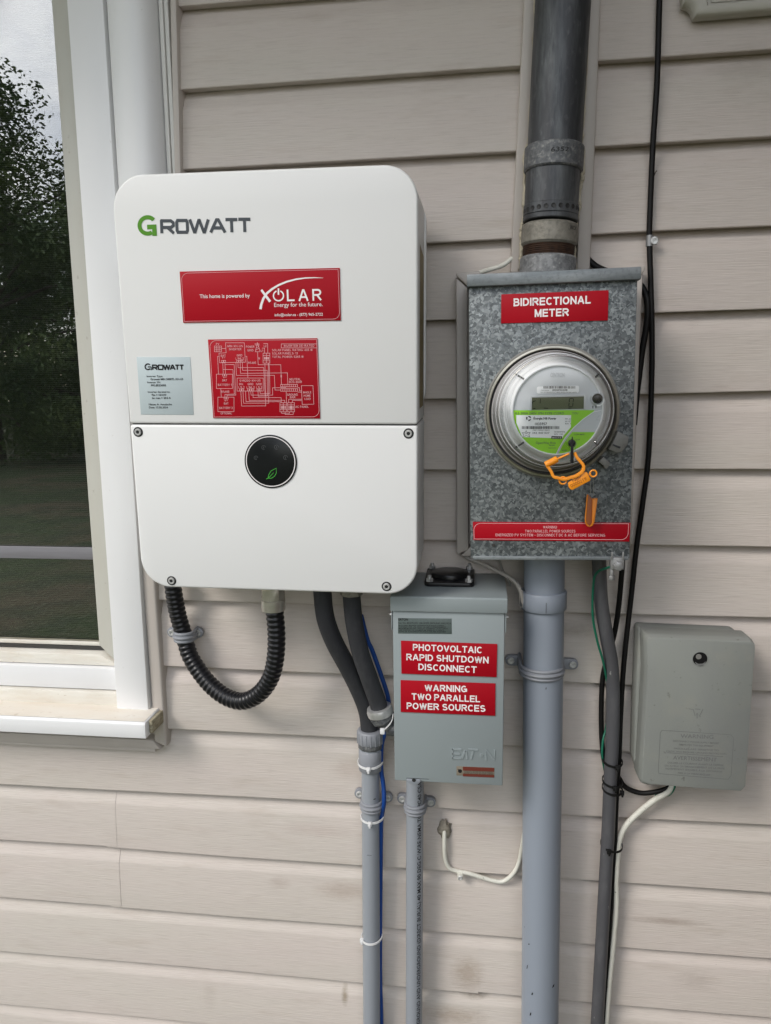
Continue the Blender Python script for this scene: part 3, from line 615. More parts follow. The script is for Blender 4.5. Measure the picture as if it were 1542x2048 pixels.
# sill sloping forward with a split, rotten end
ysn = -.066
zq = Z(150, 1440, ysn); zq2 = Z(150, 1471, ysn); xs1 = X(290, 1450, ysn); xs2 = X(298.5, 1427, yC)
rings = []
for x, t in ((WL, 0), (xs1-.012, 0), (xs1, 0)):
    rings.append([(x, .05, zs_top-.001), (x, -.010, zs_top-.003), (x, ysn+.003, zq), (x, ysn, zq-.003), (x, ysn, zq2), (x, .05, zq2)])
sl_ = G().loft(rings).build('sill', 'white_paint', win, bevel=.0015)
g = G(); g.add([(WL, -.006, zs_top-.0022), (xs1-.001, -.006, zs_top-.0022), (xs1-.003, ysn+.004, zq+.0008), (WL, ysn+.004, zq+.0008)], [(0, 1, 2, 3)]); g.build('sill_top', 'sill_wood', sl_, smooth=False)
g = G(); g.box(xs1+.0005, xs1+.007, ysn+.012, .04, zq2+.004, zs_top-.006); g.build('rotten_end', 'rotten_wood', sl_, bevel=.0015)
# rounded white duct running down behind the inverter
dx0 = (X(214, 0, -.030)+X(221, 200, -.030))/2; dx1 = (X(318, 40, -.004)+X(323, 200, -.004))/2
du = thing('duct_cover', 'white rounded vertical duct cover between window casing and siding above inverter', 'duct', Frame((dx0, 0, 1.6)))
prof = [(0, .018), (0, -.026), (.003, -.030), ((dx1-dx0)*.52, -.034)]
for k in range(1, 9):
    a = math.radians(90*k/8); prof.append(((dx1-dx0)*(.52+.48*math.sin(a)), -.034+.034*(1-math.cos(a))))
prof += [(dx1-dx0, .018)]
zl, zh = Z(300, 520, -.02)-1.6, 2.55-1.6
G().loft([[(x, y, z) for x, y in prof] for z in (zl, zh)]).build('cover', 'white_paint', du, sharp=50)
for i in range(2):
    xx = dx1-dx0+.0015+i*.0075
    g = G(); g.box(xx, xx+.0062, -.004+.002*i, .018, zl, zh); g.build('flange', 'fascia_paint', du, bevel=.0012)

# ================================================================== shared small hardware (axis = -y, base at y=0)
def screw_mesh(r, hgt, mat='screw_steel', sock='hex'):
    g = G(); g.lathe([(r, 0), (r, -hgt*.6), (r*.86, -hgt), (r*.52, -hgt), (r*.50, -hgt*.45), (0.0001, -hgt*.4)], (0, 0, 0), seg=24)
    o = g.build('tmp', mat); me = o.data; bpy.data.objects.remove(o); return me
def hex_mesh(r, h, mat):
    P = circ(0, 0, r, 6); g = G().prism(P, -h, 0); o = g.build('tmp', mat, bevel=r*.12); me = o.data; bpy.data.objects.remove(o); return me
SCREW = screw_mesh(.0050, .0028, 'screw_bright'); SMALL_SCREW = screw_mesh(.0056, .0028, 'screw_bright'); HEXB = hex_mesh(.0055, .005, 'clamp_steel')

# ================================================================== INVERTER
LEAN = .050
inv0 = WF.at(560, 1182, -.150); FI = Frame((inv0.x, -.150, inv0.z), LEAN, 0.0)
TL, TR, BL, BR = (FI.at(*p, 0) for p in ((218, 350), (836, 327), (287, 1173.5), (835, 1190)))
iroll = math.atan2((TR-TL).z+(BR-BL).z, (TR-TL).x+(BR-BL).x)
FI = Frame((inv0.x, -.150, inv0.z), LEAN, iroll)
TL, TR, BL, BR = (FI.at(*p, 0) for p in ((218, 350), (836, 327), (287, 1173.5), (835, 1190)))
ix0, ix1, iz0, iz1 = (TL.x+BL.x)/2, (TR.x+BR.x)/2, (BL.z+BR.z)/2, (TL.z+TR.z)/2
zsp = (FI.at(262, 848.5, 0).z + FI.at(836, 850, 0).z)/2
inv = thing('solar_inverter', 'large white wall-mounted solar inverter with rounded corners and red stickers', 'inverter', FI)
R_ = .043
def half_rr(z0, z1, top, ins=0.0):
    x0, x1 = ix0+ins, ix1-ins; r = R_-ins; P = []
    if top:
        P = [(x0, z0), (x1, z0)]
        for cx, a in ((x1-r, 0), (x0+r, 90)):
            P += [(cx+r*math.cos(math.radians(a+90*k/10)), z1-r+r*math.sin(math.radians(a+90*k/10))) for k in range(11)]
    else:
        for cx, a in ((x0+r, 180), (x1-r, 270)):
            P += [(cx+r*math.cos(math.radians(a+90*k/10)), z0+r+r*math.sin(math.radians(a+90*k/10))) for k in range(11)]
        P += [(x1, z1), (x0, z1)]
    return P
G().prism(half_rr(zsp+.0009, iz1, True), 0, .118).build('upper_cover', 'inv_white', inv, bevel=.0032, bseg=3, bang=50)
G().prism(half_rr(iz0, zsp-.0009, False), 0, .118).build('lower_cover', 'inv_white', inv, bevel=.0032, bseg=3, bang=50)
G().prism(rrect(ix0+.003, ix1-.003, iz0+.004, iz1-.003, R_, 8), .004, .125).build('inner_body', 'gap_dark', inv)
def rear(z0, z1, ins, y0, y1, nm, mt, bev): G().prism(rrect(ix0+ins, ix1-ins, z0, z1, R_*.9, 10), y0, y1).build(nm, mt, inv, bevel=bev)
rear(zsp+.004, iz1-.012, -.0025, .112, .122, 'rear_flange', 'inv_white', .001)
rear(iz0+.02, iz1-.03, .012, .119, .137, 'mounting_bracket', 'inv_back', .002)
for p in ((276, 864), (817, 867), (343, 1161.5), (773, 1173)):
    q = FI.at(*p, -.0005); sc = place(SCREW, 'screw', inv, (q.x, .0006, q.z))
    G().lathe([(.0026, -.0001), (.0024, -.0003), (.0001, -.0003)], (q.x, -.0011, q.z), seg=6).build('socket_shade', 'dark_socket', inv)  # flat dark disc paints the shade inside the screw socket
    G().lathe([(.0070, -.0003), (.0064, -.0008), (.0050, -.0005)], (q.x, 0, q.z), seg=24).build('recess_shade_ring', 'dark_socket', inv)  # dark ring paints the shade round the sunken screw head
# brand lettering on the upper cover
g = G(); e = -.0004
C = lambda x, y: (220+x/2.409, 320+y/2.409)
def P3(pts, y=e): return [(q.x, q.z) for q in (FI.at(*C(*p), y) for p in pts)]
# big G: open ring with a square spur
ring = []
cxp, cyp, ro, ri = 181, 315, 49.5, 29.5
outer = [(cxp+ro*.98*math.cos(math.radians(a)), cyp-ro*math.sin(math.radians(a))) for a in range(42, 312, 9)]
inner = [(cxp+ri*math.cos(math.radians(a)), cyp-ri*math.sin(math.radians(a))) for a in range(42, 312, 9)]
go = P3(outer); gi = P3(inner); n = len(go)
g.add([(x, e, z) for x, z in go+gi], [(i, i+1, n+i+1, n+i) for i in range(n-1)])
g.add([(x, e-.00003, z) for x, z in P3([(178, 312), (223, 310), (226, 365), (204, 365.5), (203, 333), (179, 334)])], [(0, 1, 2, 3, 4, 5)])
g.build('brand_initial', 'logo_green', inv, smooth=False)
g = G()
def glyph_strokes(g, F, strokes, mapf, wd, y):
    for i, st in enumerate(strokes):
        g.ribbon([(q.x, q.z) for q in (F.at(*mapf(*p), y) for p in st)], wd, y-.00003*(i % 6))
LET = {'R': [[(0.06, 1), (.06, 0)], [(0, .06), (.75, .06), (.92, .2), (.92, .42), (.75, .56), (.05, .56)], [(.5, .58), (.95, 1)]],
       'O': [[(.5, .06), (.12, .06), (.05, .2), (.05, .8), (.12, .94), (.88, .94), (.95, .8), (.95, .2), (.88, .06), (.5, .06)]],
       'W': [[(.03, 0), (.24, .93), (.28, .93), (.48, .08), (.52, .08), (.72, .93), (.76, .93), (.97, 0)]], 'A': [[(.03, 1), (.44, .07), (.56, .07), (.97, 1)], [(.2, .66), (.8, .66)]],
       'T': [[(0, .07), (1, .07)], [(.5, .07), (.5, 1)]]}
spots = [('R', 243, 309), ('O', 318, 374), ('W', 381, 476), ('A', 480, 554), ('T', 556, 613), ('T', 618, 676)]
for ch, x0, x1 in spots:
    top = 289 - (x0-243)*.022; bot = 353 - (x0-243)*.016
    glyph_strokes(g, FI, LET[ch], lambda u, v, x0=x0, x1=x1, t=top, b=bot: C(x0+(x1-x0)*u+v*2.5, t+(b-t)*v), .0040, e)
g.build('brand_lettering', 'logo_grey', inv, smooth=False)
# stickers: thin engraved plates
def plate(name, F, pts, y, th, mat, parent, r=0.0, bevel=.0003, label=None):
    a, b, c, d = (F.at(*p, y) for p in pts)       # tl tr bl br
    if r:
        x0, x1, z0, z1 = (a.x+c.x)/2, (b.x+d.x)/2, (c.z+d.z)/2, (a.z+b.z)/2; P = rrect(x0, x1, z0, z1, r)
    else: P = [(c.x, c.z), (d.x, d.z), (b.x, b.z), (a.x, a.z)]
    o = G().prism(P, y-th, y-.0001).build(name, mat, parent, bevel=bevel)
    if label: o['label'] = label
    return o
ST = .0014
s1 = plate('sticker', FI, ((359.8, 543.3), (679.7, 535.9), (366.9, 645.5), (682, 641)), 0, ST, 'sticker_red', inv, label='wide red engraved sticker with installer lettering')
y1 = -ST-.0002
D = lambda x, y: (340+x/4.283, 520+y/4.283)
g = G()
text(g, FI, 'This home is powered by', D(255, 327), D(684, 320), 7.4, y1, .006)
stext(g, FI, 'LAR', D(1003, 354), D(1298, 348), 23.5, y1, .16, .42)
text(g, FI, 'Energy for the future.', D(893, 402), D(1307, 395), 8.0, y1, 0)
text(g, FI, 'info@xolar.ca - (877) 965-2722', D(897, 482), D(1309, 476), 5.4, y1, .004)
def taper(g, F, pts, ws, mapf, y):
    P = [Vector((q.x, q.z)) for q in (F.at(*mapf(*p), y) for p in pts)]; k = (F.at(*mapf(1, 0), y)-F.at(*mapf(0, 0), y)).length; vs = []
    for i, p in enumerate(P):
        d = (P[min(i+1, len(P)-1)]-P[max(i-1, 0)]).normalized(); nn = Vector((-d.y, d.x))*ws[i]*k/2; vs += [(p.x+nn.x, y, p.y+nn.y), (p.x-nn.x, y, p.y-nn.y)]
    g.add(vs, [(2*i, 2*i+1, 2*i+3, 2*i+2) for i in range(len(P)-1)])
sw = [(775, 421), (782, 380), (800, 330), (830, 285), (875, 248), (930, 215), (1000, 186), (1080, 165), (1160, 154), (1240, 151), (1312, 154)]
taper(g, FI, sw, [21, 20, 19, 18, 17, 15, 14, 12, 10, 7, 2], D, y1-.00004)
taper(g, FI, [(782, 256), (820, 306), (858, 357)], [18, 20, 21], D, y1-.00008)
def arc_px(cx, cy, r, a0, a1, n): return [(cx+r*math.cos(math.radians(a0+(a1-a0)*k/n)), cy-r*math.sin(math.radians(a0+(a1-a0)*k/n))) for k in range(n+1)]
taper(g, FI, arc_px(929, 306, 43, 68, -248, 26), [11]*27, D, y1-.00004)
taper(g, FI, [(929, 243), (929, 298)], [13, 13], D, y1-.0001)
g.build('lettering', 'print_white', s1, smooth=False)
g = G()
def frame_line(g, F, mapf, pts, y, wd):
    g.ribbon([(q.x, q.z) for q in (F.at(*mapf(*p), y) for p in pts)], wd, y, True)
def rounded2(tl, tr, br, bl, r):
    """outline with only the upper-left and lower-right corners rounded"""
    P = [(tl[0]+r*(1-math.cos(math.radians(a))), tl[1]+r*(1-math.sin(math.radians(a)))) for a in range(0, 91, 15)]
    P += [tr]; P += [(br[0]-r*(1-math.cos(math.radians(a))), br[1]-r*(1-math.sin(math.radians(a)))) for a in range(0, 91, 15)]; P += [bl]; return P
frame_line(g, FI, D, rounded2((100, 112), (1440, 80), (1452, 506), (122, 526), 55), y1, .00045)
g.build('border_line', 'print_pink', s1, smooth=False)

s2 = plate('sticker', FI, ((416.4, 679), (635, 676.4), (427, 836), (640.8, 837)), 0, ST, 'sticker_red', inv, label='red engraved wiring diagram sticker')
E = lambda x, y: (400+x/5.93, 660+y/5.93)
g = G(); cnt = [0]
def ln(pts, closed=False, wd=.00050):
    cnt[0] += 1
    y = y1-.00003*(cnt[0] % 7)
    g.ribbon([(q.x, q.z) for q in (FI.at(*E(*p), y) for p in pts)], wd, y, closed)
def bx_(x0, y0, x1, y1_): ln([(x0, y0), (x1, y0), (x1, y1_), (x0, y1_)], True)
ln(rounded2((118, 125), (1383, 112), (1412, 1030), (168, 1032), 75), True)
bx_(172, 190, 255, 258); ln([(199, 190), (199, 258)]); ln([(227, 190), (227, 258)]); ln([(172, 212), (255, 212)]); ln([(172, 235), (255, 235)])
ln([(255, 219), (307, 219)]); ln([(303, 152), (525, 152), (538, 382), (232, 388), (225, 275), (310, 270), (303, 152)])
ln([(270, 388), (276, 520)]); ln([(296, 388), (302, 520)]); ln([(228, 312), (208, 312), (220, 522)])
ln([(302, 410), (405, 410), (425, 772), (320, 775), (320, 798)]); ln([(278, 468), (390, 470), (408, 760), (296, 765), (296, 798)])
bx_(195, 524, 385, 694); bx_(212, 797, 403, 968); ln([(247, 694), (252, 797)])
ln([(450, 382), (452, 446), (755, 446), (780, 900), (494, 902), (484, 725)])
ln([(476, 382), (480, 514), (1036, 508), (1042, 648)]); ln([(502, 382), (506, 478), (796, 478), (800, 782), (690, 785), (688, 725)])
ln([(426, 385), (432, 538), (882, 538), (890, 712), (955, 712)])
ln([(540, 312), (555, 312), (568, 570)]); bx_(440, 570, 750, 724)
ln([(510, 725), (516, 868), (816, 868), (810, 394)]); ln([(540, 725), (546, 850), (960, 850)]); ln([(578, 725), (584, 834), (1005, 834), (1005, 862)])
ln([(602, 725), (606, 772), (862, 772), (860, 686), (1020, 683)]); ln([(626, 725), (630, 802), (962, 802), (964, 862)])
ln([(712, 725), (714, 754), (830, 752), (824, 480), (818, 394)]); ln([(770, 394), (776, 780)])
ln([(683, 262), (690, 412), (958, 412), (966, 648)]); ln([(752, 162), (802, 162), (804, 275)]); ln([(735, 215), (765, 215), (766, 275)])
bx_(748, 275, 828, 392); ln([(748, 302), (828, 302)]); ln([(748, 365), (828, 365)]); ln([(788, 275), (788, 392)])
for k in range(4): ln([(765+k*16, 350), (765+k*16, 320)], wd=.0011)
bx_(964, 165, 1386, 212); bx_(957, 646, 1156, 674); bx_(957, 696, 1156, 726)
for k in range(1, 8): ln([(957+k*25, 646), (957+k*25, 674)]); ln([(957+k*25, 696), (957+k*25, 726)])
ln([(1156, 684), (1178, 684), (1180, 722), (1205, 722)]); ln([(1156, 735), (1205, 738)]); ln([(1203, 660), (1340, 660), (1350, 880), (1212, 882)], True)
ln([(1022, 730), (1026, 862)]); ln([(1052, 862), (1052, 822), (1205, 822)]); ln([(1095, 862), (1095, 835), (1205, 835)])
for x0 in (948, 1040):
    bx_(x0, 862, x0+80, 970); ln([(x0, 888), (x0+80, 888)]); ln([(x0, 945), (x0+80, 945)]); ln([(x0+40, 862), (x0+40, 970)])
    for k in range(4): ln([(x0+16+k*16, 935), (x0+16+k*16, 902)], wd=.0010)
ln([(968, 970), (968, 988), (1062, 988), (1062, 970)]); ln([(1010, 970), (1010, 1002), (1105, 1002), (1105, 970)])
for x0, yy, n_ in ((255, 360, 2), (435, 360, 3), (268, 524, 2), (286, 797, 2), (470, 700, 2), (564, 700, 3), (676, 700, 2)):
    for k in range(n_): bx_(x0+k*26, yy, x0+k*26+22, yy+22)
ln([(655, 260), (675, 175), (690, 175), (712, 258)]); ln([(648, 165), (705, 165)]); ln([(652, 178), (705, 178)]); ln([(660, 238), (704, 215)]); ln([(664, 215), (698, 195)]); ln([(655, 258), (712, 258)]); ln([(678, 148), (686, 165)])
def tx(sx, x0, x1, yb, cap=4.4): stext(g, FI, sx, E(x0, yb), E(x1, yb-(x1-x0)*.008), cap, y1-.00025, .14, .22, .5)
for a in (('PV', 190, 228, 180), ('MIN XH-US', 327, 508, 205), ('INVERTER', 346, 490, 242), ('POWER', 545, 645, 212), ('GRID', 562, 634, 254), ('L2', 758, 788, 203), ('L1', 722, 748, 258),
          ('INVERTER DE-RATED', 996, 1355, 202), ('SOLAR PANEL RATING: 405 W', 855, 1335, 252), ('SOLAR PANELS: 13', 856, 1160, 292), ('TOTAL POWER: 5265 W', 857, 1228, 332),
          ('BAT', 248, 305, 318), ('+-', 260, 300, 342), ('GRID', 436, 502, 314), ('L1NL2', 424, 520, 352), ('RS485', 572, 666, 402), ('N', 695, 710, 350), ('N', 957, 971, 562),
          ('BAT', 267, 322, 610), ('+-', 275, 315, 575), ('BATTERY 1', 213, 375, 664), ('RS485', 255, 348, 745), ('BAT', 285, 338, 885), ('+-', 290, 330, 850), ('BATTERY 2', 230, 388, 938), ('OPTIONAL', 246, 380, 1002),
          ('SYN200-XH-US', 470, 718, 614), ('INV.', 466, 516, 655), ('GRID', 566, 632, 655), ('GRID', 666, 734, 655), ('L1L2', 458, 528, 694), ('L1NL2', 554, 648, 694), ('L1L2', 668, 738, 694),
          ('NEUTRAL', 1062, 1194, 598), ('BUS-BAR', 1056, 1208, 630), ('GROUND', 1034, 1160, 780), ('BAR', 1068, 1130, 810), ('WHOLE', 1222, 1320, 753), ('HOME', 1230, 1312, 792), ('LOAD', 1240, 1312, 830), ('AC PANEL', 1132, 1288, 924)):
    tx(*a)
g.build('wiring_diagram', 'print_pink', s2, smooth=False)
s3 = plate('sticker', FI, ((273.4, 714), (380.8, 714), (282, 829), (387.5, 829.7)), 0, .0005, 'label_silver', inv, label='small silver rating label with black print')
# slanting quad keeps the photo outline; print on it
K = lambda x, y: (250+x/3.761, 680+y/3.761); y3 = -.0008
g = G()
for sx_, x0, x1, yb, cap, bo in (('Inverter Type:', 164, 285, 279, 3.6, .012), ('Inverter MIN 5000TL-XH-US'.replace('Inverter', 'Growatt'), 193, 438, 302, 3.8, .02), ('Inverter SN:', 168, 268, 325, 3.6, .012), ('PKLEE33003', 196, 308, 348, 3.8, .02),
                            ('Inverter derated to:', 172, 340, 397, 3.6, .012), ('Pac = 4.8 kW', 202, 312, 420, 3.8, .02), ('Iac max = 20.0 A', 204, 345, 443, 3.8, .02), ('Name: A. Aoudeche', 179, 353, 491, 3.6, .015), ('Date: 15.05.2024', 181, 323, 514, 3.6, .015)):
    text(g, FI, sx_, K(x0, yb), K(x1, yb), cap, y3, bo)
g2x = [('R', 205, 243), ('O', 248, 286), ('W', 289, 337), ('A', 338, 376), ('T', 378, 406), ('T', 410, 440)]
for ch, x0, x1 in g2x:
    glyph_strokes(g, FI, LET[ch], lambda u, v, x0=x0, x1=x1: K(x0+(x1-x0)*u+v*1.5, 187+36*v), .0019, y3-.00005)
taper(g, FI, arc_px(172, 201, 21, 45, 318, 22), [9]*23, K, y3-.0001)
taper(g, FI, [(171, 202), (196, 202), (197, 226)], [8, 8, 9], K, y3-.0002)
g.build('lettering', 'print_black', s3, smooth=False)
# round status display
cq = FI.at(541.7, 923, 0); rr = (FI.at(594, 923, 0)-FI.at(489.5, 923, 0)).length/2
ds = G().lathe([(rr, -.0001), (rr, -.0011), (rr-.0008, -.0015), (.0001, -.0015)], (cq.x, 0, cq.z), seg=64).build('status_display', 'screen_black', inv)
g = G(); n = 72
g.lathe([(rr*.945, -.00165), (rr*.912, -.00165)], (cq.x, 0, cq.z), seg=72); g.build('white_ring', 'print_white', ds, smooth=False)
g = G()
Lf = [(1062, 1046), (1075, 1040), (1082, 1012), (1098, 985), (1138, 964), (1138, 1000), (1125, 1025), (1100, 1040), (1082, 1040)]
taper(g, FI, Lf, [4]*len(Lf), K, -.0017); taper(g, FI, [(1075, 1042), (1095, 1022), (1118, 998)], [4, 4, 3], K, -.0018); g.build('leaf_light', 'leaf_led', ds, smooth=False)
g = G()
for (x, y, r) in ((1043, 808, 15), (1140, 806, 16), (985, 886, 14), (1207, 884, 15)):
    taper(g, FI, arc_px(x, y, r, 0, 300, 10), [4]*11, K, -.0017); taper(g, FI, [(x, y-7), (x, y+8)], [5, 5], K, -.0018)
g.build('status_icons', 'icon_grey', ds, smooth=False)
# rating label on the right flank, oval knock-out mark below
q0 = ix1+.0003
g = G(); za, zb = FI.at(838, 492, .05).z, FI.at(838, 815, .05).z
g.add([(q0, .028, za), (q0, .096, za-.008), (q0, .096, zb), (q0, .028, zb)], [(0, 1, 2, 3)]); g.build('side_label', 'label_brown', inv, smooth=False)
g = G(); zc = FI.at(840, 1002, .06).z
rings = []
for k in range(40):
    t = 2*math.pi*k/40; rings.append([(q0, .06+(.026+d)*math.cos(t), zc+(.026+d)*math.sin(t)) for d in (-.0006, .0006)])
vs = [p for r in rings for p in r]; g.add(vs, [(2*i, 2*i+1, (2*i+3) % 80, (2*i+2) % 80) for i in range(40)]); g.build('knockout_mark', 'print_white', inv, smooth=False)

# ================================================================== SERVICE MAST
def axis_pts(F, cl, y): return [F.at(*p, y) for p in cl]
mast = thing('service_mast', 'weathered grey metal pipe rising from the top of the meter box', 'pipe', Frame(WF.at(1095, 545, -.035)))
FM = FR[mast.name]; ym = 0.0
pA, pB = FM.at(1126, 0, ym), FM.at(1095.5, 530, ym); dM = (pA-pB)
def mp_(y): return pB+dM*((530-y)/530)
def pr(y, wpx): c = mp_(y); return (c-(FM.i @ CAM)).length*wpx/2/FPX*.985
rP = pr(200, 94)
pipe = G().cyl(mp_(440), mp_(-420), rP, rP, 40).build('pipe', 'mast_metal', mast)
def collar(name, ya, yb, wpx, mat, parent, bev=.002):
    r = rP*wpx/92.0; a, b = mp_(ya), mp_(yb); d = (b-a).normalized()
    return G().tube([a, a+d*bev*.01, a+d*bev, b-d*bev, b-d*bev*.01, b], [r-bev, r-bev*.9, r, r, r-bev*.9, r-bev], 44).build(name, mat, parent, sharp=40)
cp = collar('coupling', 288, 338, 101, 'cast_zinc', mast)
bd = collar('perforated_band', 408, 430, 95, 'mast_metal', mast, .0008)
collar('pipe_rim', 430, 441, 95, 'mast_metal', mast, .001)
collar('lower_coupling', 446, 491, 97, 'cast_tan', mast, .003)
rT = rP*.945
P = []; Rr = []
for k in range(41):
    y = 488+(520-488)*k/40; P.append(mp_(y)); Rr.append(rT+(.0011 if k % 5 in (0, 1) else -.0011))
G().tube(P, Rr, 36).build('threaded_nipple', 'rust_thread', mast, sharp=80)
collar('hub', 514, 556, 98, 'hub_zinc', mast, .003)
# dimples in the perforated band
cb = mp_(419); rb = rP*95/92.0; ax = dM.normalized()
hole = G().lathe([(.0021, 0), (.0031, -.0004), (.0036, .0012)], (0, 0, 0), seg=14, cap0=True).build('tmp', 'dark_socket').data
bpy.data.objects.remove(bpy.data.objects['tmp'])
for k in range(11):
    a = math.radians(-75+15*k); q = cb+Vector((math.sin(a)*rb, -math.cos(a)*rb, 0)); place(hole, 'band_hole', bd, q, (0, 0, a))
# cast number on the coupling, wrapped round the tube
def wrap_text(sx, c0, c1, up, r, a_mid, h, wd_ang, mat, parent, name='lettering', bold=0.0, vertical=False, length=None):
    vs, fs = glyphs(sx, bold); x0 = min(v[0] for v in vs); x1 = max(v[0] for v in vs); out = []
    for v in vs:
        if not vertical:
            a = a_mid+wd_ang*((v[0]-x0)/(x1-x0)-.5); z = (v[1]/CAPH-.5)*h
        else:
            a = a_mid-(v[1]/CAPH-.5)*wd_ang; z = ((v[0]-x0)/(x1-x0))*length
        out.append(c0+up*z+Vector((math.sin(a)*r, -math.cos(a)*r, 0)))
    return G().add(out, fs).build(name, mat, parent, smooth=False)
wrap_text('6352', mp_(310), None, ax, rP*101/92.0+.0004, math.radians(6), .0055, math.radians(34), 'dark_socket', cp, bold=.01)
wrap_text('WOK', mp_(462), None, ax, rP*97/92.0+.0004, math.radians(50), .0055, math.radians(24), 'dark_socket', mast, bold=.0)

# ================================================================== METER BOX
YB = -.125
FB = fit_frame((938.5, 560), (1275, 546), (940, 1117), (1260, 1117.4), YB)
mb = thing('meter_box', 'galvanised steel meter box with red warning stickers under the service mast', 'meter box', FB)
bx0 = (FB.at(938.5, 574, YB).x+FB.at(940, 1110, YB).x)/2; bx1 = (FB.at(1275, 560, YB).x+FB.at(1260, 1110, YB).x)/2
bz0 = (FB.at(940, 1117, YB).z+FB.at(1260, 1117.4, YB).z)/2; bzc = (FB.at(937, 573, YB-.008).z+FB.at(1276, 559, YB-.008).z)/2; bzt = (FB.at(937, 548.5, YB-.008).z+FB.at(1279, 533, YB-.008).z)/2
g = G(); g.box(bx0, bx1, YB, .012, bz0, bzt-.002); g.build('body', 'galvanised', mb, bevel=.0015)
g = G(); g.box(bx0-.0025, bx1+.003, YB-.008, .010, bzc, bzt); g.build('cap_flange', 'galvanised_cap', mb, bevel=.0015)
g = G(); g.box(bx0+.003, bx1-.002, YB-.0022, YB+.02, bz0-.0015, bz0+.0035); g.build('bottom_flange', 'galvanised_cap', mb, bevel=.0006)
g = G(); g.box(bx0-.0016, bx0-.0002, YB+.001, .0, bz0+.02, bzc-.006); g.build('side_seam', 'weather_strip', mb)
g = G(); q = FB.at(1060, 1030, YB); Bp = lambda x, y: (900+x/3.671, 860+y/3.671)
s = plate('sticker', FB, ((1002.5, 589), (1217, 580.5), (1002, 647), (1215.5, 641)), YB, .0014, 'sticker_red', mb, label='red sticker near the top of the box')
yy = YB-.0016; Q = lambda x, y: (880+x/3.5045, 520+y/3.5045)
g = G(); stext(g, FB, 'BIDIRECTIONAL', Q(516, 325), Q(1056, 306), 16.0, yy, .21); stext(g, FB, 'METER', Q(664, 401), Q(902, 393), 16.0, yy, .21); g.build('lettering', 'print_white', s, smooth=False)
s = plate('sticker', FB, ((945.5, 1043.5), (1261, 1045.3), (947, 1080), (1258.5, 1083)), YB, .0014, 'sticker_red', mb, label='long red sticker along the bottom of the box')
g = G(); stext(g, FB, 'WARNING!', Bp(684, 723), Bp(784, 724), 5.4, yy, .15, .22, .5); stext(g, FB, 'TWO PARALLEL POWER SOURCES', Bp(551, 752), Bp(920, 753), 5.4, yy, .15, .22, .5); stext(g, FB, 'ENERGIZED PV SYSTEM - DISCONNECT DC & AC BEFORE SERVICING', Bp(335, 780), Bp(1138, 783), 5.4, yy, .15, .22, .5); g.build('lettering', 'print_pink', s, smooth=False)
g = G(); frame_line(g, FB, Bp, rounded2((175, 685), (1312, 688), (1308, 805), (178, 800), 50), yy, .0006); g.build('border_line', 'print_pink', s, smooth=False)
for p in ((320, 845), (1142, 850)):
    q = FB.at(*Bp(*p), YB-.0023); g = G(); g.lathe([(.0022, 0), (.0012, -.0002), (.0001, -.0001)], (q.x, q.y, q.z), seg=14); g.build('slot_mark', 'weather_strip', mb)
# earth clamp at the lower right corner
gc = thing('ground_clamp', 'silver bolted earth clamp on the lower right corner of meter box', 'clamp', Frame(WF.at(1236, 1122, YB)))
FG = FR[gc.name]; P = FG.at(1236, 1131, -.012)
def lbox(F, g, px0, py0, px1, py1, y0, y1):
    a = F.at(px0, py0, y0); b = F.at(px1, py1, y0); g.box(min(a.x, b.x), max(a.x, b.x), y0, y1, min(a.z, b.z), max(a.z, b.z)); return g
lbox(FG, G(), 1222, 1115, 1248, 1140, -.008, .006).build('jaw', 'clamp_steel', gc, bevel=.001)
for x in (1223, 1245): lbox(FG, G(), x, 1104, x+2.6, 1120, -.0095, -.0082).build('staple', 'clamp_steel', gc, bevel=.0003)
q = FG.at(1236, 1131, -.008); place(HEXB, 'bolt', gc, (q.x, -.008, q.z), (0, .2, 0)).scale = (1.25, 1.2, 1.25)
q = FG.at(1224, 1138, -.002); G().cyl((q.x, -.003, q.z), (q.x, -.003, q.z-.012), .0028).build('terminal_screw', 'clamp_steel', gc, bevel=.0004)
G().cyl((q.x, -.003, q.z-.009), (q.x, -.003, q.z-.015), .0046, seg=6).build('terminal_head', 'clamp_steel', gc, bevel=.0005)

# ================================================================== ELECTRICITY METER
q = FB.at(1104.4, 824.7, YB-.012); o_ = FB.m @ Vector((q.x, YB, q.z))
FT = Frame(tuple(o_), 0, math.atan2(FB.m[2][0], FB.m[0][0]))
mt_ = thing('electricity_meter', 'round electricity meter under a clear cover with green faceplate on the meter box', 'meter', FT)
RR = (FT.at(1238.5, 825, -.012)-FT.at(970.4, 825, -.012)).length/2
G().lathe([(RR, .0005), (RR, -.009), (RR-.0010, -.0118), (RR-.0034, -.0124), (RR-.0044, -.0112), (RR-.0046, .0005)], (0, 0, 0), seg=96).build('sealing_ring', 'ring_metal', mt_, sharp=50)
G().lathe([(RR+.0022, .0004), (RR+.0022, -.0030), (RR+.0002, -.0034)], (0, 0, 0), seg=96).build('ring_lip', 'clip_grey', mt_)
cF = FT.at(1114.5, 820.5, -.062); RF = (FT.at(1204.5, 820, -.062)-FT.at(1024.5, 820, -.062)).length/2
def c_at(y): t = -y/.062; return (cF.x*t, 0, cF.z*t)
def lat(prof, **k):
    g = G(); rings = []; seg = k.get('seg', 96)
    for r, y in prof:
        c = c_at(y); rings.append([(c[0]+r*math.cos(2*math.pi*i/seg), y, c[2]+r*math.sin(2*math.pi*i/seg)) for i in range(seg)])
    g.loft(rings, True, False)
    if k.get('cap'): n = len(prof); g.f.append(tuple((n-1)*seg+i for i in range(seg)))
    return g
lat([(RR-.0044, -.001), (RR-.0078, -.0012)]).build('gasket_gap', 'meter_dark', mt_)
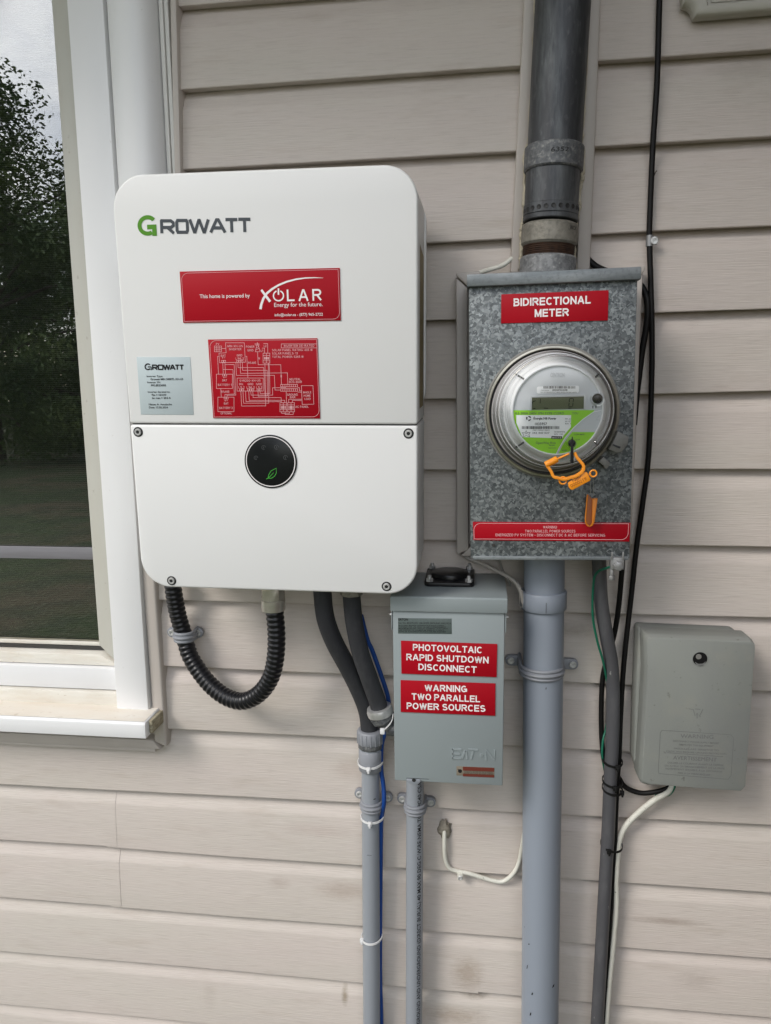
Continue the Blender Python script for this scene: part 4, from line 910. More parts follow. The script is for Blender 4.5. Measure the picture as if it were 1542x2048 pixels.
lat([(RR-.0070, -.0005), (RR-.0074, -.012), (RR-.0095, -.0160), (RR-.0168, -.0180)]).build('base_collar', 'meter_base', mt_, sharp=50)
lat([(RR-.0165, -.018), (RR-.0180, -.040), (RR-.0195, -.050), (RF+.0068, -.054), (RF+.006, -.058), (RF+.0005, -.0645), (RF-.0008, -.0640), (RF-.001, -.0610)]).build('inner_rim', 'meter_ring', mt_, sharp=40)
face = lat([(RF-.0005, -.0600), (RF-.0005, -.0620)], cap=True).build('faceplate', 'meter_face', mt_, sharp=40)
yF = -.0622
Hm = lambda x, y: (1020+x/7.71, 720+y/7.71)
def fpoly(pts, y, name, mat, parent): return G().poly([(q.x, q.z) for q in (FT.at(*Hm(*p), y) for p in pts)][::-1], y).build(name, mat, parent, smooth=False)
def clipc(pts):
    """keep points inside the round faceplate"""
    cx, cy, r = 728.0, 775.0, 683.0; o = []
    for x, y in pts:
        d = math.hypot(x-cx, y-cy)
        if d > r: x, y = cx+(x-cx)*r/d, cy+(y-cy)*r/d
        o.append((x, y))
    return o
arcL = [(728-683*math.cos(math.radians(a)), 775+683*math.sin(math.radians(a))) for a in range(2, 92, 5)]
sweep = [(712, 1450), (760, 1350), (850, 1200), (980, 1045), (1130, 910), (1290, 800)]
gr = fpoly([(1300, 772), (46, 775)]+arcL+sweep, yF-.0002, 'green_panel', 'meter_green', face)
arcR = [(728+683*math.cos(math.radians(a)), 775+683*math.sin(math.radians(a))) for a in range(30, 91, 5)]
gr2 = fpoly([(960, 1110), (1400, 1112)]+clipc(arcR)+[(745, 1452), (800, 1330), (870, 1220)], yF-.0002, 'green_panel', 'meter_green', face)
g = G(); taper(g, FT, sweep+[(1440, 770)], [8, 10, 11, 11, 10, 9, 4], Hm, yF-.0005); g.build('white_sweep', 'meter_white', face, smooth=False)
wl = fpoly([(98, 850), (942, 850), (938, 1035), (820, 1172), (812, 1203), (640, 1203), (190, 1190), (98, 970)], yF-.0005, 'data_label', 'meter_white', face)
def bars(g, F, x0, x1, y0, y1, mapf, yy, seed, pitch=7.0):
    r = random.Random(seed); x = x0; P = []
    while x < x1-4:
        w_ = r.choice((3, 5, 8, 10)); a = [F.at(*mapf(*p), yy) for p in ((x, y1), (min(x+w_, x1), y1), (min(x+w_, x1), y0), (x, y0))]; g.add(a, [(0, 1, 2, 3)]); x += w_+r.choice((4, 6, 9))
yT = yF-.0008; g = G()
text(g, FT, 'Énergie NB Power', Hm(362, 915), Hm(716, 918), 4.0, yT, .025); text(g, FT, '1035957', Hm(385, 1004), Hm(570, 1004), 4.9, yT, .012)
bars(g, FT, 185, 768, 1020, 1064, Hm, yT, 5); text(g, FT, '343 440 027', Hm(342, 1138), Hm(608, 1138), 3.6, yT, .0); text(g, FT, '7AJF1109071384M', Hm(345, 1090), Hm(608, 1090), 2.2, yT, 0)
text(g, FT, '5K009F075', Hm(682, 1118), Hm(850, 1118), 2.4, yT, 0); text(g, FT, 'REV: 10A', Hm(682, 1152), Hm(818, 1152), 2.4, yT, 0)
for i, s_ in enumerate(('FM 2S', '60 HZ', 'Kh 1')): text(g, FT, s_, Hm(852, 920+i*36), Hm(936, 920+i*36), 2.8, yT, 0)
star = [(250, 1090), (265, 1122), (312, 1118), (290, 1150), (305, 1185), (250, 1165), (195, 1190), (210, 1150), (188, 1120), (232, 1122)]
g.ribbon([(q.x, q.z) for q in (FT.at(*Hm(*p), yT) for p in star)], .0004, yT, True); text(g, FT, 'NB', Hm(232, 1140), Hm(268, 1140), 1.8, yT, 0)
for k in range(3): taper(g, FT, arc_px(288, 901, 30, 20+120*k, 105+120*k, 8), [26-2*i for i in range(9)], Hm, yT-.00003*k)
g.build('label_print', 'print_black', wl, smooth=False)
tg = fpoly([(640, 1173), (806, 1176), (804, 1216), (638, 1214)], yT-.0004, 'black_tab', 'print_black', wl)
g = G(); text(g, FT, 'MULTI E', Hm(652, 1208), Hm(792, 1208), 2.6, yT-.0006, .01); g.build('tab_print', 'print_white', wl, smooth=False)
g = G(); text(g, FT, '0.5-200A 240V 1PH TYPE C2SRD', Hm(80, 838), Hm(832, 838), 4.2, yF-.0005, 0); text(g, FT, 'TOU', Hm(960, 836), Hm(1050, 836), 4.0, yF-.0005, 0)
text(g, FT, 'OpenWay Riva', Hm(398, 1294), Hm(702, 1294), 4.6, yF-.0005, 0); text(g, FT, 'itron', Hm(606, 1322), Hm(690, 1322), 2.4, yF-.0005, .02); text(g, FT, 'CA0.5 kWh', Hm(590, 1366), Hm(702, 1366), 2.3, yF-.0005, 0)
tag(g.build('panel_print', 'logo_grey', gr, smooth=False), kind='stuff'); g = G()
text(g, FT, '15.0W MAX', Hm(985, 1158), Hm(1150, 1158), 2.7, yF-.0005, .01); text(g, FT, '2.0 kW', Hm(1010, 1240), Hm(1075, 1240), 3.0, yF-.0005, 0); text(g, FT, 'ALERT', Hm(800, 1404), Hm(885, 1404), 2.6, yF-.0005, .01)
tag(g.build('panel_print', 'logo_grey', gr2, smooth=False), kind='stuff')
# serial strip, LCD with bezel, push button
a, b = FT.at(*Hm(412, 518), yF), FT.at(*Hm(1065, 394), yF)
st_ = G().prism(rrect(a.x, b.x, a.z, b.z, .0022, 4), yF-.0004, yF-.0001).build('serial_strip', 'meter_white', face)
g = G(); bars(g, FT, 518, 1018, 402, 440, Hm, yF-.0006, 9); text(g, FT, '0002F0520B', Hm(652, 476), Hm(886, 476), 3.2, yF-.0006, .012); text(g, FT, 'CENTURION', Hm(475, 474), Hm(600, 474), 1.7, yF-.0006, 0); text(g, FT, 'FCC ID SK9AMI7G IC 864G-AMI7G MODEL AM7G', Hm(472, 506), Hm(1028, 506), 1.9, yF-.0006, 0)
g.build('strip_print', 'print_black', st_, smooth=False)
a, b = FT.at(*Hm(312, 778), yF), FT.at(*Hm(1172, 534), yF); c_, d_ = FT.at(*Hm(335, 768), yF), FT.at(*Hm(1138, 562), yF)
bz_ = G()
for (x0, x1, z0, z1) in ((a.x, c_.x, a.z, b.z), (d_.x, b.x, a.z, b.z), (c_.x, d_.x, d_.z, b.z)): bz_.box(x0, x1, yF-.0022, yF, z0, z1)
bz_ = bz_.build('lcd_bezel', 'meter_bezel', face, bevel=.0003)
lc = G().poly([(c_.x, c_.z), (d_.x, c_.z), (d_.x, d_.z), (c_.x, d_.z)], yF-.0008).build('lcd', 'lcd', face, smooth=False)
g = G(); yL = yF-.0010
for pts in (((918, 592), (978, 592)), ((980, 598), (972, 650)), ((972, 660), (966, 715)), ((962, 722), (905, 722)), ((906, 712), (912, 660)), ((912, 650), (918, 600)), ((350, 640), (398, 628)), ((352, 645), (348, 672)), ((468, 598), (464, 668)), ((525, 742), (590, 746)), ((895, 744), (945, 744)), ((360, 748), (392, 748))):
    taper(g, FT, pts, [11, 11], Hm, yL)
tag(g.build('lcd_segments', 'lcd_digit', lc, smooth=False), kind='stuff')
q = FT.at(*Hm(1340, 595), yF); rb_ = (FT.at(*Hm(1428, 595), yF)-q).length
bt = G().lathe([(rb_*1.15, 0), (rb_*1.12, -.003), (rb_*.92, -.004), (rb_*.88, -.001), (.0001, -.0008)], (q.x, yF, q.z), seg=40).build('reset_button', 'meter_face', face)
G().lathe([(rb_*.92, 0), (rb_*.90, -.004), (rb_*.62, -.0066), (.0001, -.0075)], (q.x, yF, q.z), seg=32).build('button_cap', 'screen_black', bt)
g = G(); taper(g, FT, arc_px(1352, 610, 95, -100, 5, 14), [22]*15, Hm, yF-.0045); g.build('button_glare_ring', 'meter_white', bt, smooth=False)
for x in (1278, 1325):
    g = G(); taper(g, FT, [(x, 705), (x, 745)], [13, 13], Hm, yF-.0004); g.build('slot', 'print_black', face, smooth=False)
g = G(); text(g, FT, 'CENTRON', Hm(622, 262), Hm(838, 262), 8.2, yF-.0003, .02); g.build('embossed_name', 'meter_emboss', face, smooth=False)
g = G(); taper(g, FT, [(1380, 850), (1330, 920), (1455, 940)], [7, 7, 7], Hm, yF-.0003); g.build('embossed_mark', 'meter_emboss', face, smooth=False)
# clear polycarbonate cover
rD = RF*1.155
lat([(RR-.0075, -.010), (RR-.009, -.016), (RR-.0135, -.030), (RR-.0155, -.046), (rD+.004, -.066), (rD+.0025, -.074), (rD, -.079), (rD-.003, -.0815)], cap=True).build('clear_cover', 'meter_cover', mt_, sharp=30)
for rr_, y_ in ((rD+.0035, -.070), (RR-.0145, -.034), (rD-.004, -.0825)):
    lat([(rr_, y_), (rr_+.0009, y_-.0008), (rr_+.0018, y_)]).build('cover_ridge', 'meter_cover', mt_)
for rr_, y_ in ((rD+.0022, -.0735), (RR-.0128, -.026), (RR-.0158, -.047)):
    lat([(rr_, y_), (rr_+.0004, y_-.0005), (rr_+.0008, y_)]).build('edge_gleam', 'meter_gleam', mt_)  # thin bright rings paint a gleam along the clear cover's edges
for a in (42, 138, 222, 318):
    ca, sa = math.cos(math.radians(a)), math.sin(math.radians(a)); c = c_at(-.07)
    g = G(); r0, r1 = RF+.003, RR-.016; pv = Vector((-sa, 0, ca))*.0012
    A = Vector((c[0]+ca*r0, -.083, c[2]+sa*r0)); B = Vector((c[0]*.8+ca*r1, -.052, c[2]*.8+sa*r1))
    g.tube([A, (A+B)/2+Vector((0, -.004, 0)), B], .0013, 8); g.build('cover_rib', 'meter_cover', mt_)
# clear hasp with black key turn
K2 = lambda x, y: (1060+x/7.009, 860+y/7.009)
yk = -.094
q = FT.at(*K2(588, 185), yk)
G().lathe([(.0068, .012), (.0066, .003), (.0058, .001), (.0001, .001)], (q.x, yk, q.z), seg=28).build('hasp_boss', 'meter_cover', mt_)
G().lathe([(.0047, .002), (.0046, -.001), (.0035, -.0028), (.0001, -.0034)], (q.x, yk, q.z), seg=28).build('hasp_knob', 'screen_black', mt_)
a = FT.at(*K2(592, 92), yk-.004); b = FT.at(*K2(586, 465), yk-.004)
G().prism([(b.x-.0019, b.z), (b.x+.0019, b.z), (a.x+.0015, q.z), (a.x+.0003, a.z), (a.x-.0003, a.z), (a.x-.0017, q.z)], yk-.0055, yk-.0030).build('hasp_key', 'print_black', mt_, bevel=.0003)
a = FT.at(*K2(548, 230), yk+.003); b = FT.at(*K2(632, 430), yk+.003)
g = G(); g.box(a.x, b.x, yk+.001, yk+.006, b.z, a.z); g.build('hasp_tab', 'meter_cover', mt_, bevel=.0006)
# ring clips
def kpoly(F, pts, y0, y1, mapf, name, mat, parent, bevel=.0008):
    P = [(q.x, q.z) for q in (F.at(*mapf(*p), y0) for p in pts)]; return G().prism(P[::-1], y0, y1).build(name, mat, parent, bevel=bevel)
cl = kpoly(FT, [(1235, 15), (1385, 100), (1370, 200), (1285, 310), (1215, 320), (1105, 275), (1160, 180)], -.022, .0, K2, 'ring_clip', 'clip_grey', mt_)
kpoly(FT, [(1165, 195), (1270, 235), (1262, 262), (1155, 215)], -.0232, -.0212, K2, 'clip_slot', 'meter_dark', cl, .0002)
kpoly(FT, [(1030, 375), (1130, 468), (1118, 490), (1075, 548), (1045, 540), (1040, 505), (962, 445)], -.018, .0, K2, 'ring_clip', 'clip_grey', mt_)

# ================================================================== ORANGE SEALS
FS = Frame(WF.at(1160, 975, YB-.095))
se = thing('meter_seal', 'bright orange plastic padlock seal looped through the meter hasp', 'seal', FS)
def S_(p, y=0.0): return FS.at(*K2(*p), y)
pl = [S_(p) for p in ((640, 655), (735, 590), (790, 585), (812, 615), (850, 690), (838, 712), (600, 838), (570, 835), (540, 800), (530, 740))]
bp_ = G().prism([(p.x, p.z) for p in pl][::-1], -.0013, .0013).build('tag', 'orange_plastic', se, bevel=.0007)
loop = smooth_path([S_(p) for p in ((622, 315), (655, 380), (705, 440), (748, 500), (735, 575), (650, 640), (560, 668), (470, 690), (400, 672), (330, 652), (300, 590), (262, 530), (235, 500))], 5)
def strap(P, wd, th):
    g = G(); rings = []
    for i, p in enumerate(P):
        d = (P[min(i+1, len(P)-1)]-P[max(i-1, 0)]).normalized(); nn = Vector((-d.z, 0, d.x))*th/2; yv = Vector((0, wd/2, 0)); rings.append([p-nn-yv, p+nn-yv, p+nn+yv, p-nn+yv])
    return g.loft(rings)
strap(loop, .0062, .0036).build('loop', 'orange_plastic', se, bevel=.0004)
A, B = S_((215, 492)), S_((385, 405)); G().tube([A, A+(B-A)*.06, A+(B-A)*.94, B], [.0034, .0042, .0042, .0036], 20).build('barrel', 'orange_plastic', se)
G().tube([B, S_((550, 332))], .0013, 12).build('pin', 'orange_plastic', se)
for c, r in (((888, 610), .0040), ((462, 708), .0044)):
    q = S_(c); g = G(); n = 24; rings = [[q+Vector(((r+.00105*math.cos(t))*math.cos(2*math.pi*i/n), .0012*math.sin(t), (r+.00105*math.cos(t))*math.sin(2*math.pi*i/n))) for t in [2*math.pi*j/8 for j in range(8)]] for i in range(n)]
    rings.append(rings[0]); g.loft(rings, True, False); g.build('eyelet', 'orange_plastic', se)
A, B = S_((825, 625)), S_((855, 612)); G().tube([A, B], .0011, 8).build('eyelet_neck', 'orange_plastic', se)
g = G(); ang = 0
text(g, FS, 'NBP', K2(605, 735), K2(730, 672), 6.5, -.0015, 0); text(g, FS, '0000219', K2(580, 808), K2(800, 700), 6.5, -.0015, 0); g.build('stamped_number', 'orange_shadow_print', bp_, smooth=False)
FS2 = Frame(WF.at(1182, 1050, YB-.012))
s2_ = thing('hanging_seal', 'narrow dull orange plastic seal hanging on wire below the meter', 'seal', FS2)
def S2(p, y=0.0): return FS2.at(*K2(*p), y)
P = [S2(p) for p in ((812, 898), (872, 965), (870, 1290), (830, 1345), (800, 1330), (775, 1265))]
G().prism([(p.x, p.z) for p in P][::-1], -.0015, .006).build('dark_flank', 'purple_tint', s2_, bevel=.0004)
P = [S2(p) for p in ((872, 962), (945, 955), (900, 1290), (875, 1335), (840, 1350), (868, 1290))]
G().prism([(p.x, p.z) for p in P][::-1], -.003, .004).build('front_strip', 'orange_dull', s2_, bevel=.0005)
P = [S2(p, -.001) for p in ((806, 905), (790, 1100), (778, 1262), (802, 1332), (845, 1350))]; G().tube(smooth_path(P, 5), .0010, 8).build('edge_rib', 'orange_dull', s2_)
P = [S2(p, .002) for p in ((845, 905), (848, 800), (850, 690), (868, 660), (885, 690), (888, 800), (888, 930))]; G().tube(smooth_path(P, 4), .00035, 6).build('wire', 'seal_wire', s2_)

# ================================================================== DISCONNECT BOX
YD = -.118
FD = fit_frame((785, 1221), (1011, 1226), (789.6, 1560.8), (1004, 1572), YD)
db = thing('disconnect_box', 'grey-green enclosed disconnect switch box with two red stickers below the inverter', 'switch box', FD)
J = lambda x, y: (740+x/3.671, 1120+y/3.671)
kx0 = (FD.at(785, 1221, YD).x+FD.at(789.6, 1560.8, YD).x)/2; kx1 = (FD.at(1011, 1226, YD).x+FD.at(1004, 1572, YD).x)/2
kz0 = (FD.at(789.6, 1560.8, YD).z+FD.at(1004, 1572, YD).z)/2; kzc = (FD.at(785, 1220, YD).z+FD.at(1011, 1226, YD).z)/2; kzt = (FD.at(781, 1192.2, YD-.004).z+FD.at(1013.8, 1197, YD-.004).z)/2
g = G(); g.box(kx0+.003, kx1-.003, YD+.012, .002, kz0+.004, kzt-.003); g.build('enclosure', 'box_grey_green', db, bevel=.0015)
g = G(); g.box(kx0, kx1, YD, YD+.022, kz0, kzc+.004); cv = g.build('door', 'box_grey_green', db, bevel=.0016)
hz = G(); hz.loft([[(x, YD-.004, kzc), (x, YD-.004, kzt-.0015), (x, YD-.002, kzt), (x, .0015, kzt+.006), (x, .0015, kzt-.02), (x, YD+.026, kzt-.02), (x, YD+.026, kzc)] for x in (kx0-.003, kx1+.0035)])
hz.build('hood', 'box_grey_green', db, bevel=.001)
for sx_, x in ((-1, kx0-.0022), (1, kx1+.0008)):
    g = G(); g.box(x, x+.0014, YD+.0008, YD+.03, kzc-.030, kzc-.0002); g.build('side_flap', 'box_grey_green', db, bevel=.0004)
    G().tube([(x+(0 if sx_ < 0 else .0014), YD+.012, kzc-.010), (x+(0 if sx_ < 0 else .0014)+sx_*.0035, YD+.012, kzc-.010)], [.0034, .0026], 14).build('side_screw', 'bright_steel', db)
for pts, lines, lab in ((((802, 1281), (994.7, 1287.8), (803, 1346.6), (993.3, 1353.7)), (('PHOTOVOLTAIC', 315, 822, 664, 686), ('RAPID SHUTDOWN', 267, 870, 736, 760), ('DISCONNECT', 355, 782, 808, 830)), 'upper red sticker on the door'),
                        (((801.3, 1359.7), (991, 1366.5), (801.6, 1423.2), (990.6, 1431)), (('WARNING', 402, 712, 962, 972), ('TWO PARALLEL', 306, 808, 1026, 1046), ('POWER SOURCES', 270, 847, 1094, 1116)), 'lower red sticker on the door')):
    s = plate('sticker', FD, pts, YD, .0016, 'sticker_red', db, label=lab); g = G()
    for sx_, x0, x1, ya, yb in lines: stext(g, FD, sx_, J(x0, ya), J(x1, yb), 13.3, YD-.0018, .20)
    g.build('lettering', 'print_white', s, smooth=False)
s = plate('rating_plate', FD, ((796.4, 1236), (903.4, 1237), (796, 1267), (903.6, 1268)), YD, .0004, 'label_dull', db)
V_ = lambda x, y: (780+x/6.425, 1220+y/6.425)
g = G(); text(g, FD, 'EATON', V_(108, 134), V_(232, 136), 4.4, YD-.0006, .03); text(g, FD, 'Cat. No. BCCPL102  100 AMPS GROUND VAC/VCA', V_(105, 176), V_(784, 182), 3.2, YD-.0006, 0)
for i in range(5): text(g, FD, ('ENCLOSED BREAKER INTERRUPTEUR SOUS COFFRET', 'SUITABLE FOR USE ONLY AS SERVICE EQUIPMENT', 'MAXIMUM SHORT CIRCUIT CURRENT 10 KA 240 V', 'USE COPPER OR ALUMINUM WIRE 60 75 DEG C', 'TYPE 3R RAINPROOF ENCLOSURE BOITIER')[i], V_(112, 205+i*20), V_(700+20*(i % 3), 207+i*20), 2.0, YD-.0006, .01)
g.build('lettering', 'print_black', s, smooth=False)
# raised maker's name
g = G(); ye = YD-.0013
EM = {'E': (598, 672), 'A': (672, 738), 'T': (722, 795), 'N': (846, 920)}
def strk(pts, wd=13): taper(g, FD, pts, [wd]*len(pts), J, ye)
strk([(604, 1386), (604, 1460)]); strk([(604, 1391), (672, 1394)]); strk([(604, 1424), (662, 1427)]); strk([(604, 1456), (672, 1459)])
strk([(672, 1462), (700, 1400)]); strk([(704, 1400), (712, 1464)]); strk([(720, 1392), (795, 1396)]); strk([(758, 1396), (740, 1466)]); strk([(852, 1472), (852, 1396), (914, 1474), (914, 1396)])
taper(g, FD, arc_px(818, 1436, 7, 0, 360, 10), [10]*11, J, ye-.0001)
vs = g.v; top_ = [v for v in vs]; g2 = G()
for f in g.f:
    q4 = [vs[i] for i in f]; g2.add([(x, y, z) for x, y, z in q4]+[(x, YD+.0001, z) for x, y, z in q4], [(0, 1, 2, 3), (0, 4, 5, 1), (1, 5, 6, 2), (2, 6, 7, 3), (3, 7, 4, 0)])
g2.build('raised_name', 'box_grey_green', cv, smooth=False)
s = plate('warning_label', FD, ((913, 1532), (989, 1535.4), (913, 1550.5), (988.7, 1553.7)), YD, .0004, 'label_cream', db)
for (x0, x1, ya, yb) in ((682, 912, 1517, 1545), (682, 912, 1568, 1588)):
    plate('orange_stripe', FD, (J(x0, ya), J(x1, ya+9), J(x0, yb), J(x1, yb+9)), YD-.0005, .0002, 'label_orange', s, bevel=0)
g = G(); taper(g, FD, arc_px(661, 1550, 8, 0, 360, 10), [14]*11, J, YD-.0007); taper(g, FD, [(645, 1535), (655, 1548)], [5, 5], J, YD-.0008)
for i in range(4): text(g, FD, 'HAZARDOUS VOLTAGE WILL SHOCK OR BURN', J(690, 1551+i*6), J(900, 1560+i*6), 1.1, YD-.0007, 0)
g.build('label_print', 'print_black', s, smooth=False)
# hasp at the bottom edge of the door
a = FD.at(*J(268, 1607), YD-.001); b = FD.at(*J(372, 1650), YD-.001)
P = [(a.x, a.z), (a.x+.0005, b.z+.006)]+[(a.x+(b.x-a.x)*t, b.z+.006-.006*math.sin(math.pi*t)) for t in (.1, .3, .5, .7, .9)]+[(b.x-.0003, b.z+.006), (b.x, a.z)]
h_ = G().prism(P, YD-.0035, YD+.004).build('padlock_hasp', 'pvc_grey', db, bevel=.0005)
q = FD.at(*J(322, 1618), YD-.004); G().lathe([(.0030, 0), (.0026, -.0003), (.0001, .0000)], (q.x, YD-.0036, q.z), seg=20).build('hasp_eye', 'dark_socket', h_)
a = FD.at(*J(266, 1602), YD-.0006); b = FD.at(*J(430, 1609), YD-.0006); g = G(); g.box(a.x, b.x, YD-.0005, YD+.001, b.z, a.z); g.build('hasp_slot', 'gap_dark', db)
# blanking hub on the sloping top
hb = Frame(tuple(FD.m @ Vector(((FD.atz(898.7, 1160, kzt+.003)).x, 0, kzt+.003))))
pc = [FD.atz(*p, kzt+.004) for p in ((849, 1171), (949, 1174.5), (948.5, 1146), (853.5, 1147))]
def top_z(y): return kzt+.006*(y-YD)/(.0-YD)
pw0, pw1 = (pc[0].x+pc[3].x)/2, (pc[1].x+pc[2].x)/2; pq0, pq1 = pc[0].y, max(pc[2].y, pc[0].y+(pw1-pw0)*.95)
pc_y = (pq0+pq1)/2
def hub_slab(poly, z0, z1):
    n = len(poly); vs = [(x, y, top_z(y)+z0) for x, y in poly]+[(x, y, top_z(y)+z1) for x, y in poly]; return G().add(vs, [tuple(range(n-1, -1, -1)), tuple(range(n, 2*n))]+[(i, (i+1) % n, n+(i+1) % n, n+i) for i in range(n)])
hp = hub_slab(rrect(pw0, pw1, pq0, pq1, .009, 5), .0002, .006).build('hub_plate', 'hub_black', db, bevel=.001)
xc = (pw0+pw1)/2; rh = (pw1-pw0)*.385
rings = [[(xc+r*math.cos(2*math.pi*i/48), pc_y+r*math.sin(2*math.pi*i/48), top_z(pc_y)+z) for i in range(48)] for r, z in ((rh, .005), (rh, .0095), (rh*.97, .0115), (rh*.9, .0125))]
G().loft(rings).build('hub_cap', 'hub_black', hp, sharp=40)
hexz = G().add([(x, y, 0) for x, y in circ(0, 0, .0056, 6)]+[(x, y, .0045) for x, y in circ(0, 0, .0056, 6)], [tuple(range(6, 12)), tuple(range(5, -1, -1))]+[(i, (i+1) % 6, 6+(i+1) % 6, 6+i) for i in range(6)])
hexz.tube([(0, 0, .0044), (0, 0, .0085), (0, 0, .0095)], [.0031, .0031, .0022], 12)
hm = hexz.build('tmp', 'bright_steel').data; bpy.data.objects.remove(bpy.data.objects['tmp'])
for x, y in ((pw0+.008, pq0+.008), (pw1-.008, pq0+.008), (pw0+.008, pq1-.008), (pw1-.008, pq1-.008)): place(hm, 'hex_bolt', hp, (x, y, top_z(y)+.006), (0, 0, random.random()))

# ================================================================== CONDUITS
def straps(name, label, pts_axis, y_axis, r, sl_px, sr_px, band_px, mat, group, drop=.006, parent_scale=1.0):
    """two-hole pipe strap: a double-ribbed saddle over the pipe, an ear and a screw on either side"""
    c = WF.at(*band_px, y_axis); F = Frame((c.x, 0, c.z)); t = thing(name, label, 'strap', F, group)
    L_, R2 = F.at(*sl_px, -.0085), F.at(*sr_px, -.0085); d = pts_axis
    for k, dz in enumerate((-.0062, 0, .0062)):
        ro = r+(.0024 if k == 1 else .0014); P = []
        P.append(Vector((-ro, -.004, dz+.002)))
        for i in range(17):
            a = math.pi*i/16; P.append(Vector((-ro*math.cos(a), y_axis-ro*math.sin(a), dz)))
        P.append(Vector((ro, -.004, dz+.002)))
        G().tube(P, .0030 if k == 1 else .0025, 8).build('rib', mat, t)
    g = G(); rings = []
    for i in range(17):
        a = math.pi*i/16; n = Vector((-math.cos(a), -math.sin(a), 0)); base = Vector((0, y_axis, 0))
        rings.append([base+n*r+Vector((0, 0, -.0088)), base+n*(r+.0026)+Vector((0, 0, -.0088)), base+n*(r+.0026)+Vector((0, 0, .0088)), base+n*r+Vector((0, 0, .0088))])
    rings.insert(0, [p*1 for p in [Vector((-r, .0, -.0088)), Vector((-r-.0026, .0, -.0088)), Vector((-r-.0026, .0, .0088)), Vector((-r, .0, .0088))]])
    rings.append([Vector((r, .0, -.0088)), Vector((r+.0026, .0, -.0088)), Vector((r+.0026, .0, .0088)), Vector((r, .0, .0088))])
    G().loft(rings).build('saddle', mat, t, bevel=.0006)
    for e_, s in ((L_, -1), (R2, 1)):
        x0 = s*(r+.0006); P = [(x0, e_.z-.0075), (x0, e_.z+.0085)]
        arc = [(e_.x+s*.0088*math.cos(math.radians(a)), e_.z+.0088*math.sin(math.radians(a))) for a in range(80, -81, -20)]
        poly = P[:1]+arc[::-1]+P[1:] if s > 0 else (P[1:]+arc+P[:1])
        if s > 0: poly = [(x0, e_.z-.0085)]+arc[::-1]+[(x0, e_.z+.0085)]
        else: poly = [(x0, e_.z+.0085)]+arc+[(x0, e_.z-.0085)]
        er = G().prism(poly, -.0085, -.0008).build('ear', mat, t, bevel=.0008)
        place(SMALL_SCREW, 'screw', er, (e_.x, -.0086, e_.z))
    return t
GS = 'pipe straps screwed to the siding'
# large service conduit
yb_ = -.046
cA, cB = WF.at(1087.5, 1190, yb_), WF.at(1079.5, 2048, yb_)
FC = Frame(tuple(cB)); big = thing('service_conduit', 'wide blue-grey plastic conduit dropping straight down from the meter box', 'conduit', FC)
def onl(A, B, F, py_ref, y):   # helper: point of the axis at photo row
    return None
a_, b_ = FC.i @ cA, FC.i @ cB; ax_ = (a_-b_).normalized()
rB = (cA-CAM).length*39.4/FPX*.985
top = FC.i @ WF.at(1088.5, 1118, yb_)
G().tube([b_-ax_*.45, top+ax_*.01], [rB, rB], 48).build('pipe', 'pvc_big', big)
ca_, cb_ = FC.i @ WF.at(1087, 1180, yb_), FC.i @ WF.at(1086.5, 1216, yb_)
d_ = (ca_-cb_).normalized(); rc = rB*1.145
sl2 = G().tube([cb_, cb_+d_*.0004, cb_+d_*.0015, ca_-d_*.0015, ca_-d_*.0004, ca_], [rc-.003, rc-.0008, rc, rc, rc-.0008, rc-.003], 48).build('coupling', 'pvc_big', big, sharp=40)
g = G(); q0_ = cb_+Vector((.001, -rc-.0002, 0)); g.box(q0_.x-.0004, q0_.x+.0004, q0_.y-.0002, q0_.y+.001, cb_.z+.002, cb_.z+.018); g.build('mould_line', 'pvc_dark', sl2)
q_ = FC.i @ WF.at(1043.5, 1194, yb_-.010)
cc = G()
P = rrect(-.0042, .0042, -.0125, .0125, .0022, 3); cc.ribbon(P, .0018, 0, True)
cc = cc.build('label_mark', 'cable_dull', sl2, smooth=False); cc.location = (q_.x-.0015, q_.y-.0095, q_.z); cc.rotation_euler = (0, 0, math.radians(-62))
for (px, py, w_, h_) in ((1105, 1975, 5, 4), (1055, 1892, 3, 2), (1052, 1940, 2, 6), (1062, 1988, 3, 4), (1059, 2030, 3, 5)):
    c = FC.i @ WF.at(px, py, yb_-rB*.9); an = math.asin(max(-1, min(1, (px-1081)/39.0)))
    g = G()
    pts = [(rB+.0003)*math.sin(an+u*.02*w_) for u in (-1, 1)]
    ctr = b_+ax_*((c.z-b_.z)/ax_.z)
    vs = [ctr+Vector(((rB+.0003)*math.sin(an+u*.014*w_+v*.01), -(rB+.0003)*math.cos(an+u*.014*w_+v*.01), v*h_*.0007)) for u, v in ((-1, -1), (.8, -.6), (1, 1), (-.5, .7))]
    g.add(vs, [(0, 1, 2, 3)]); g.build('scuff', 'print_black', big, smooth=False)
straps('pipe_strap', 'large grey strap clamping the wide service conduit', None, yb_, rB, (1021.5, 1321), (1145.5, 1329), (1083, 1338), 'pvc_fit', GS)
